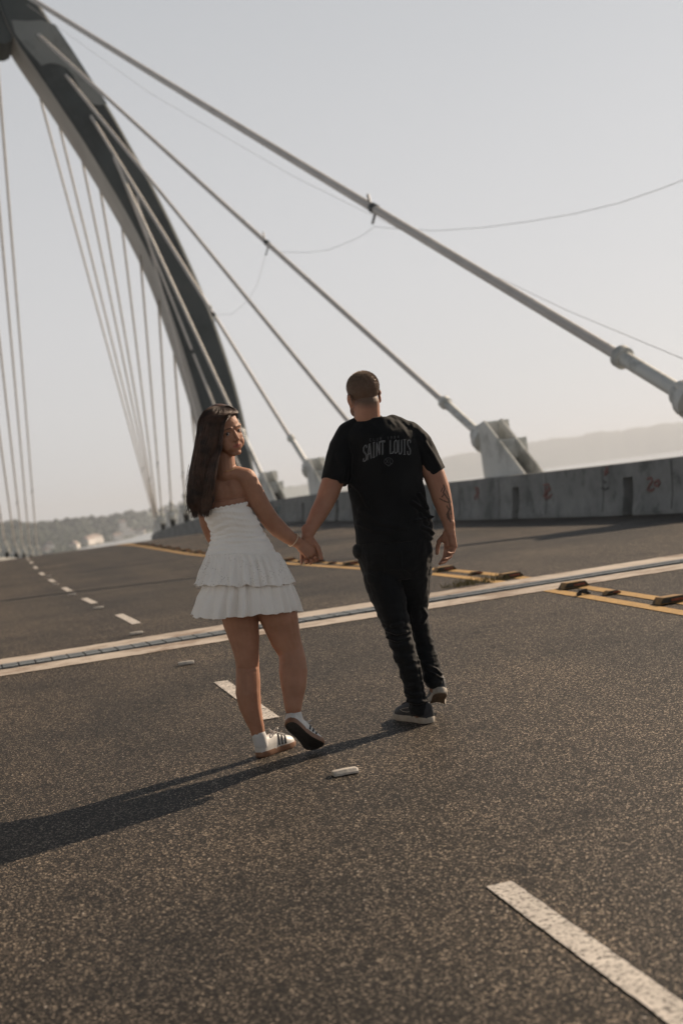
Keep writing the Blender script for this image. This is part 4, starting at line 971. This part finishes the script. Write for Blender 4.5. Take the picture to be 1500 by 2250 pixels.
# right arm hangs, palm turned back
b.chain([(P(905, 975, 0), .046), (P(931, 1008, .0), .048), (P(953, 1042, .0), .053), (P(964, 1072, .0), .051), (P(969, 1092, .0), .049), (P(977, 1120, .0), .041), (P(984, 1145, -.005), .031), (P(987, 1160, -.008), .0275)])
hand(b, P(986.5, 1163, -.008), -UP*.97-RH*.04+FH*.04, FH*.72+RH*.70, False, 1.0, [(.35, .45, .3), (.5, .6, .4), (.6, .7, .45), (.7, .8, .45)], [(.75, .75, -.35), (.25, 1, -.2), (.1, 1, -.15)], .0275)
for T_ in ([(845, 1280, 50, 0), (866, 1345, 40, -.0), (882, 1400, 30, 0), (905, 1500, 24, 0), (917, 1568, 20, .02)], [(895, 1280, 50, .05), (912, 1340, 28, .10), (931, 1415, 20, .13), (944, 1470, 20, .1), (952, 1515, 18, .1)]): b.chain([(P(x, y, dz), w/2*pm) for x, y, w, dz in T_])
me = remesh(b, .003, 5)
C = coords(me); Nn = normals(me); marks, L_ = headmarks(C, HM, HSM, False)
Q = nproj(C); fr = (Nn@np.array(FH)) < .35
TT = [([(974, 1066), (977, 1074), (973, 1082), (979, 1090), (985, 1098), (988, 1108), (988, 1118), (984, 1126), (986, 1136), (989, 1146)], 1.7), ([(972, 1072), (968, 1080)], 1.2), ([(966, 1096), (974, 1100), (984, 1104)], 1.3), ([(980, 1078), (986, 1092), (990, 1104)], 1.3), ([(981, 1112), (986, 1120), (981, 1130), (984, 1140)], 1.6), ([(990, 1112), (991, 1130)], 1.2), ([(976, 1085), (970, 1092)], 1.2)]
for path, w in TT:
    for a, c in zip(path, path[1:]): d, _ = segd(Q, a, c); k = fr & (d < w); marks[k, 1] = .75
setmarks(me, marks); link('body', me, MAT['skin_m'], mo)
facebits(HM, HSM, mo, me)
# bristly short hair
rg = random.Random(3); mb = MB()
pc, pn = C, Nn
ok = np.where((marks[:, 0] > .08) & (L_[:, 2] > -.07) & (marks[:, 3] > .5))[0]
HIM = HM.inverted()
for i in range(16000):
    k = int(ok[rg.randrange(len(ok))]); 
    if (L_[k][1] > .05 and L_[k][2] < .03) or L_[k][2] < .008+rg.uniform(-.03, .02): continue
    p = Vector(pc[k]); n_ = Vector(pn[k]); h = (.002+.007*max(0, min(1, (L_[k][2]-.0)/.09)))*rg.uniform(.6, 1.1)*min(1, marks[k, 0]*1.3); d = (n_+UP*.25+Vector((rg.uniform(-.35, .35), rg.uniform(-.35, .35), rg.uniform(-.3, .2)))).normalized(); s_ = d.orthogonal().normalized()*.0008; s2 = d.cross(s_.normalized())*.0008
    mb.add([p-s_-d*.001, p+s_-d*.001, p+s2-d*.001, p+d*h], [(0, 1, 3), (1, 2, 3), (2, 0, 3)])
o = mesh_obj('hair', mb.v, mb.f, MAT['hair_m'], mo)
# t-shirt
b = Blob()
sh = [(779, 925, 862, 916, .075, .01), (757, 940, 893, 930, .098, .01), (751, 960, 912, 948, .118, .0), (755, 985, 923, 973, .128, -.0), (760, 1015, 928, 1003, .135, -.0), (763, 1050, 928, 1036, .135, -.0), (768, 1085, 932, 1072, .130, -.0), (774, 1120, 938, 1106, .130, 0), (778, 1150, 946, 1136, .134, 0), (781, 1175, 951, 1163, .138, 0), (782, 1196, 952, 1184, .138, 0)]
b.rings([ringpts(*r, DM, n=64, e=2.15) for r in densify(sh, 40)])
b.chain([(P(790, 938, .0), .055), (P(766, 955), .062), (P(754, 985, -.01), .068), (P(746, 1015, -.03), .066), (P(735, 1056, -.05), .062)]); b.chain([(P(860, 934, .0), .05), (P(898, 951), .058), (P(918, 972, .0), .062), (P(935, 1000, 0), .060), (P(956, 1037, .0), .054)])
me = remesh(b, .0045, 4)
# open sleeve ends: flatten the rounded cap into a hem
C = coords(me)
for (q0, q1) in ((P(746, 1015, -.03), P(735, 1056, -.05)), (P(935, 1000, 0), P(956, 1037, .0))):
    d = np.array((q1-q0).normalized()); r = (C-np.array(q1)); al = r@d; lat = np.linalg.norm(r-al[:, None]*d, axis=1); k = (al > .004) & (lat < .09) & (al < .1)
    C[k] -= (al[k]-.004)[:, None]*d
setco(me, C)
C = coords(me); Nn = normals(me); g = fbm(C, (7, 7, 3.2), 2)*.009+fbm(C, (16, 16, 9), 8)*.0035
zf = np.clip((C[:, 2]-(fM.z+.75))/.5, 0, 1); setco(me, C+Nn*(g*(1-.35*zf)+.002)[:, None])
FO = [([(906, 1103), (925, 1116), (946, 1136)], 3.2, .010), ([(921, 1085), (930, 1098), (940, 1118)], 2.8, .009), ([(912, 1144), (930, 1141), (947, 1136)], 3, .008), ([(930, 1158), (943, 1163), (952, 1172)], 2.6, .008), ([(925, 1128), (940, 1150)], 2.5, .006),
      ([(808, 927), (820, 936), (834, 949)], 3.4, .0018), ([(872, 925), (884, 938), (894, 956)], 3.4, .0018), ([(888, 928), (902, 942), (910, 958)], 3.4, .0018), ([(856, 922), (866, 934)], 3.4, .0018), ([(905, 933), (919, 950), (926, 972)], 3.4, .0018), ([(918, 938), (932, 956), (938, 980)], 3.4, .0018), ([(935, 975), (952, 1000), (964, 1022)], 4, .005),
      ([(838, 962), (842, 1000), (840, 1040)], 3.5, .004), ([(770, 1060), (790, 1078), (806, 1110)], 4, .005), ([(742, 1000), (752, 1030), (748, 1060)], 4, .005), ([(785, 1150), (820, 1165), (860, 1168)], 4, .005), ([(790, 1120), (840, 1150), (890, 1160)], 4.5, .004), ([(768, 975), (778, 1000), (776, 1040)], 4, .005)]
folds(me, FO)
tee = link('t_shirt', me, MAT['tee'], mo)
bvh = BVHTree.FromPolygons([v.co.copy() for v in me.vertices], [tuple(q.vertices) for q in me.polygons])
def onshirt(px, py, lift=.0015):
    d = ray(px, py).normalized(); h = bvh.ray_cast(CAM, d)
    return h[0]+h[1]*lift-d*.0005 if h[0] else P(px, py, -.14)
# collar rib
mb = MB(); pts = [P(807+30*math.cos(t), 921+5.5*math.sin(t)-4*math.cos(t), -.068*math.sin(t)+.005) for t in np.linspace(0, 2*math.pi, 41)]; mb.tube(pts, .0065, 8, False); mb.build('collar', MAT['tee'], tee and mo, True)
# printed lettering drawn as outlined strokes
GL = {'S': [[(.9, .80), (.86, .96), (.5, 1.0), (.14, .9), (.12, .68), (.5, .52), (.86, .36), (.84, .1), (.5, 0), (.12, .06), (.08, .24)]],
      'A': [[(0, 0), (.42, 1), (.58, 1), (1, 0)], [(.2, .36), (.8, .36)]], 'I': [[(.5, 0), (.5, 1)], [(.25, 0), (.75, 0)], [(.25, 1), (.75, 1)]], 'N': [[(.1, 0), (.1, 1), (.9, 0), (.9, 1)]],
      'T': [[(.5, 0), (.5, 1)], [(0, .88), (0, 1), (1, 1), (1, .88)]], 'L': [[(.2, 1), (.2, 0), (.95, 0), (.95, .16)]], 'O': [[(.5, 1), (.15, .88), (.08, .5), (.15, .12), (.5, 0), (.85, .12), (.92, .5), (.85, .88), (.5, 1)]],
      'U': [[(.1, 1), (.1, .2), (.3, 0), (.7, 0), (.9, .2), (.9, 1)]], 'C': [[(.9, .8), (.6, 1), (.2, .9), (.08, .5), (.2, .1), (.6, 0), (.9, .2)]], 'B': [[(.1, 0), (.1, 1), (.75, .95), (.8, .6), (.1, .52), (.85, .45), (.85, .06), (.1, 0)]],
      '1': [[(.3, .8), (.55, 1), (.55, 0)]], '9': [[(.2, 0), (.8, .3), (.85, .75), (.5, 1), (.15, .75), (.5, .5), (.85, .7)]], '8': [[(.5, .52), (.15, .75), (.5, 1), (.85, .75), (.5, .52), (.1, .25), (.5, 0), (.9, .25), (.5, .52)]], '4': [[(.7, 0), (.7, 1), (.1, .35), (.95, .35)]],
      'X': [[(0, 0), (1, 1)], [(0, 1), (1, 0)]]}
def word(txt, x0, x1, fy, hh, wid, mat, name, gap=.25, double=0):
    n = len(txt); cw = (x1-x0)/(n-gap*.3); mb = MB()
    for i, ch in enumerate(txt):
        if ch == ' ': continue
        for path in GL[ch]:
            for off in ((-double, double) if double else (0,)):
                pp = []
                for (a, c_) in zip(path, path[1:]):
                    for t in np.linspace(0, 1, 5)[:-1]: pp.append((a[0]+(c_[0]-a[0])*t, a[1]+(c_[1]-a[1])*t))
                pp.append(path[-1]); pts = []
                for (a, c_) in pp:
                    x = x0+cw*(i+gap/2+a*(1-gap))+off; yb, yt = fy(x); h_ = yb+(yt-yb)*c_
                    pts.append(onshirt(x, h_-off*.5))
                mb.tube(pts, wid, 4)
    return mb.build(name, mat, mo)
def arch(x):
    xs_ = [797, 803, 830, 861, 894, 903]; return (float(np.interp(x, xs_, [1016, 1013, 1001, 996, 999, 1001])), float(np.interp(x, xs_, [981, 978, 970, 967, 966, 967])))
o1 = word('SAINT LOUIS', 797, 902, arch, 20, .00085, MAT['print'], 'chest_lettering', .16, .85)
o2 = word('CLUB 1984', 810, 877, lambda x: (966.5-.11*(x-843), 960.5-.11*(x-843)), 6, .0008, MAT['print_dim'], 'small_lettering', .42)
mb = MB(); pts = [onshirt(853+9.5*math.cos(t), 1014+8*math.sin(t)) for t in np.linspace(0, 6.283, 25)]; mb.tube(pts, .0009, 4)
for pth in ([(847, 1009), (853, 1018)], [(853, 1009), (847, 1018)], [(856, 1009), (856, 1018), (860, 1018)], [(850, 1021), (853, 1025), (857, 1021)]): mb.tube([onshirt(*q) for q in pth], .0009, 4)
o3 = mb.build('emblem', MAT['print_dim'], mo)
for o in (o1, o2, o3): o.parent = tee; o.matrix_parent_inverse = Matrix.Identity(4)
# jeans
b = Blob()
hp = [(785, 1178, 947, 1166, .12, 0), (784, 1200, 948, 1190, .128, 0), (787, 1230, 947, 1222, .128, .01), (793, 1252, 946, 1246, .12, .02), (800, 1272, 944, 1268, .10, .03)]
b.rings([ringpts(*r, DM, n=48, e=2.2) for r in densify(hp, 12)])
for T_ in ([(838, 1268, 84, .0), (848, 1300, 80, -.0), (862, 1340, 68, -.01), (877, 1385, 55, -.01), (885, 1420, 50, .0), (896, 1460, 46, -.0), (906, 1500, 44, .0), (914, 1535, 42, .005), (918, 1556, 40, .01)], [(904, 1262, 80, .03), (908, 1300, 70, .07), (912, 1340, 54, .10), (921, 1380, 46, .13), (932, 1420, 46, .13), (940, 1450, 46, .11), (947, 1478, 45, .09), (950, 1492, 42, .08)]):
    b.chain([(P(x, y, dz), w/2*pm) for x, y, w, dz in T_])
b.ell(P(787, 1212, -.01), .022, .05, .035)
me = remesh(b, .0045, 3); C = coords(me); Nn = normals(me); Q = nproj(C)
low = np.clip((Q[:, 1]-1340)/120, 0, 1); g = fbm(C, (9, 9, 4), 5)*.008+fbm(C, (11, 11, 26), 3)*(.004+.005*low); setco(me, C+Nn*(g+.002)[:, None])
folds(me, [([(848, 1384), (870, 1392), (892, 1388)], 3, .007), ([(850, 1400), (872, 1408), (900, 1400)], 3, .007), ([(860, 1376), (884, 1370)], 3, .006), ([(940, 1462), (958, 1470), (970, 1482)], 2.4, .006), ([(945, 1478), (960, 1484), (974, 1492)], 2.2, .006), ([(930, 1338), (938, 1352), (930, 1368)], 3, .006), ([(886, 1520), (905, 1528), (930, 1524)], 3, .006), ([(892, 1540), (915, 1546), (936, 1540)], 3, .006), ([(944, 1195), (952, 1230), (948, 1260)], 4, .004), ([(902, 1330), (924, 1475), (934, 1535)], 1.8, .004)])
jn = link('jeans', me, MAT['jeans'], mo)
bvj = BVHTree.FromPolygons([v.co.copy() for v in me.vertices], [tuple(q.vertices) for q in me.polygons])
mb = MB()
for path in ([(806, 1218), (808, 1258), (826, 1268), (844, 1256), (842, 1214), (806, 1218)], [(882, 1212), (884, 1250), (902, 1262), (922, 1250), (922, 1208), (882, 1212)]):
    pts = []
    for a, c_ in zip(path, path[1:]):
        for t in np.linspace(0, 1, 7)[:-1]:
            d = ray(a[0]+(c_[0]-a[0])*t, a[1]+(c_[1]-a[1])*t).normalized(); h = bvj.ray_cast(CAM, d)
            if h[0]: pts.append(h[0]+h[1]*.001)
    mb.tube(pts, .0016, 5)
o = mb.build('back_pocket_seam', MAT['jeans'], mo); o.parent = jn; o.matrix_parent_inverse = Matrix.Identity(4)
# his shoes
MB_ = [MAT['shoe_black'], MAT['midsole'], MAT['outsole_tan'], MAT['shoe_black'], MAT['shoe_black']]
h1 = roadpt(944, 1589); h2 = roadpt(880, 1578); y_ = h2-h1; y_.z = .036*y_.y
shoe(basis(y_, UP, h1+y_.normalized()*.125+Vector((0, 0, .001))), .29, .105, mo, MB_, 'thick', 1)
toe = onD(955, 1556, DM+.26); hee = onD(967, 1526, DM+.06); yv = toe-hee
shoe(basis(yv, UP*.9+FH*.45+RH*.1, hee+yv.normalized()*.115-UP*.0), .285, .105, mo, MB_, 'thick', 1, bend=.35)
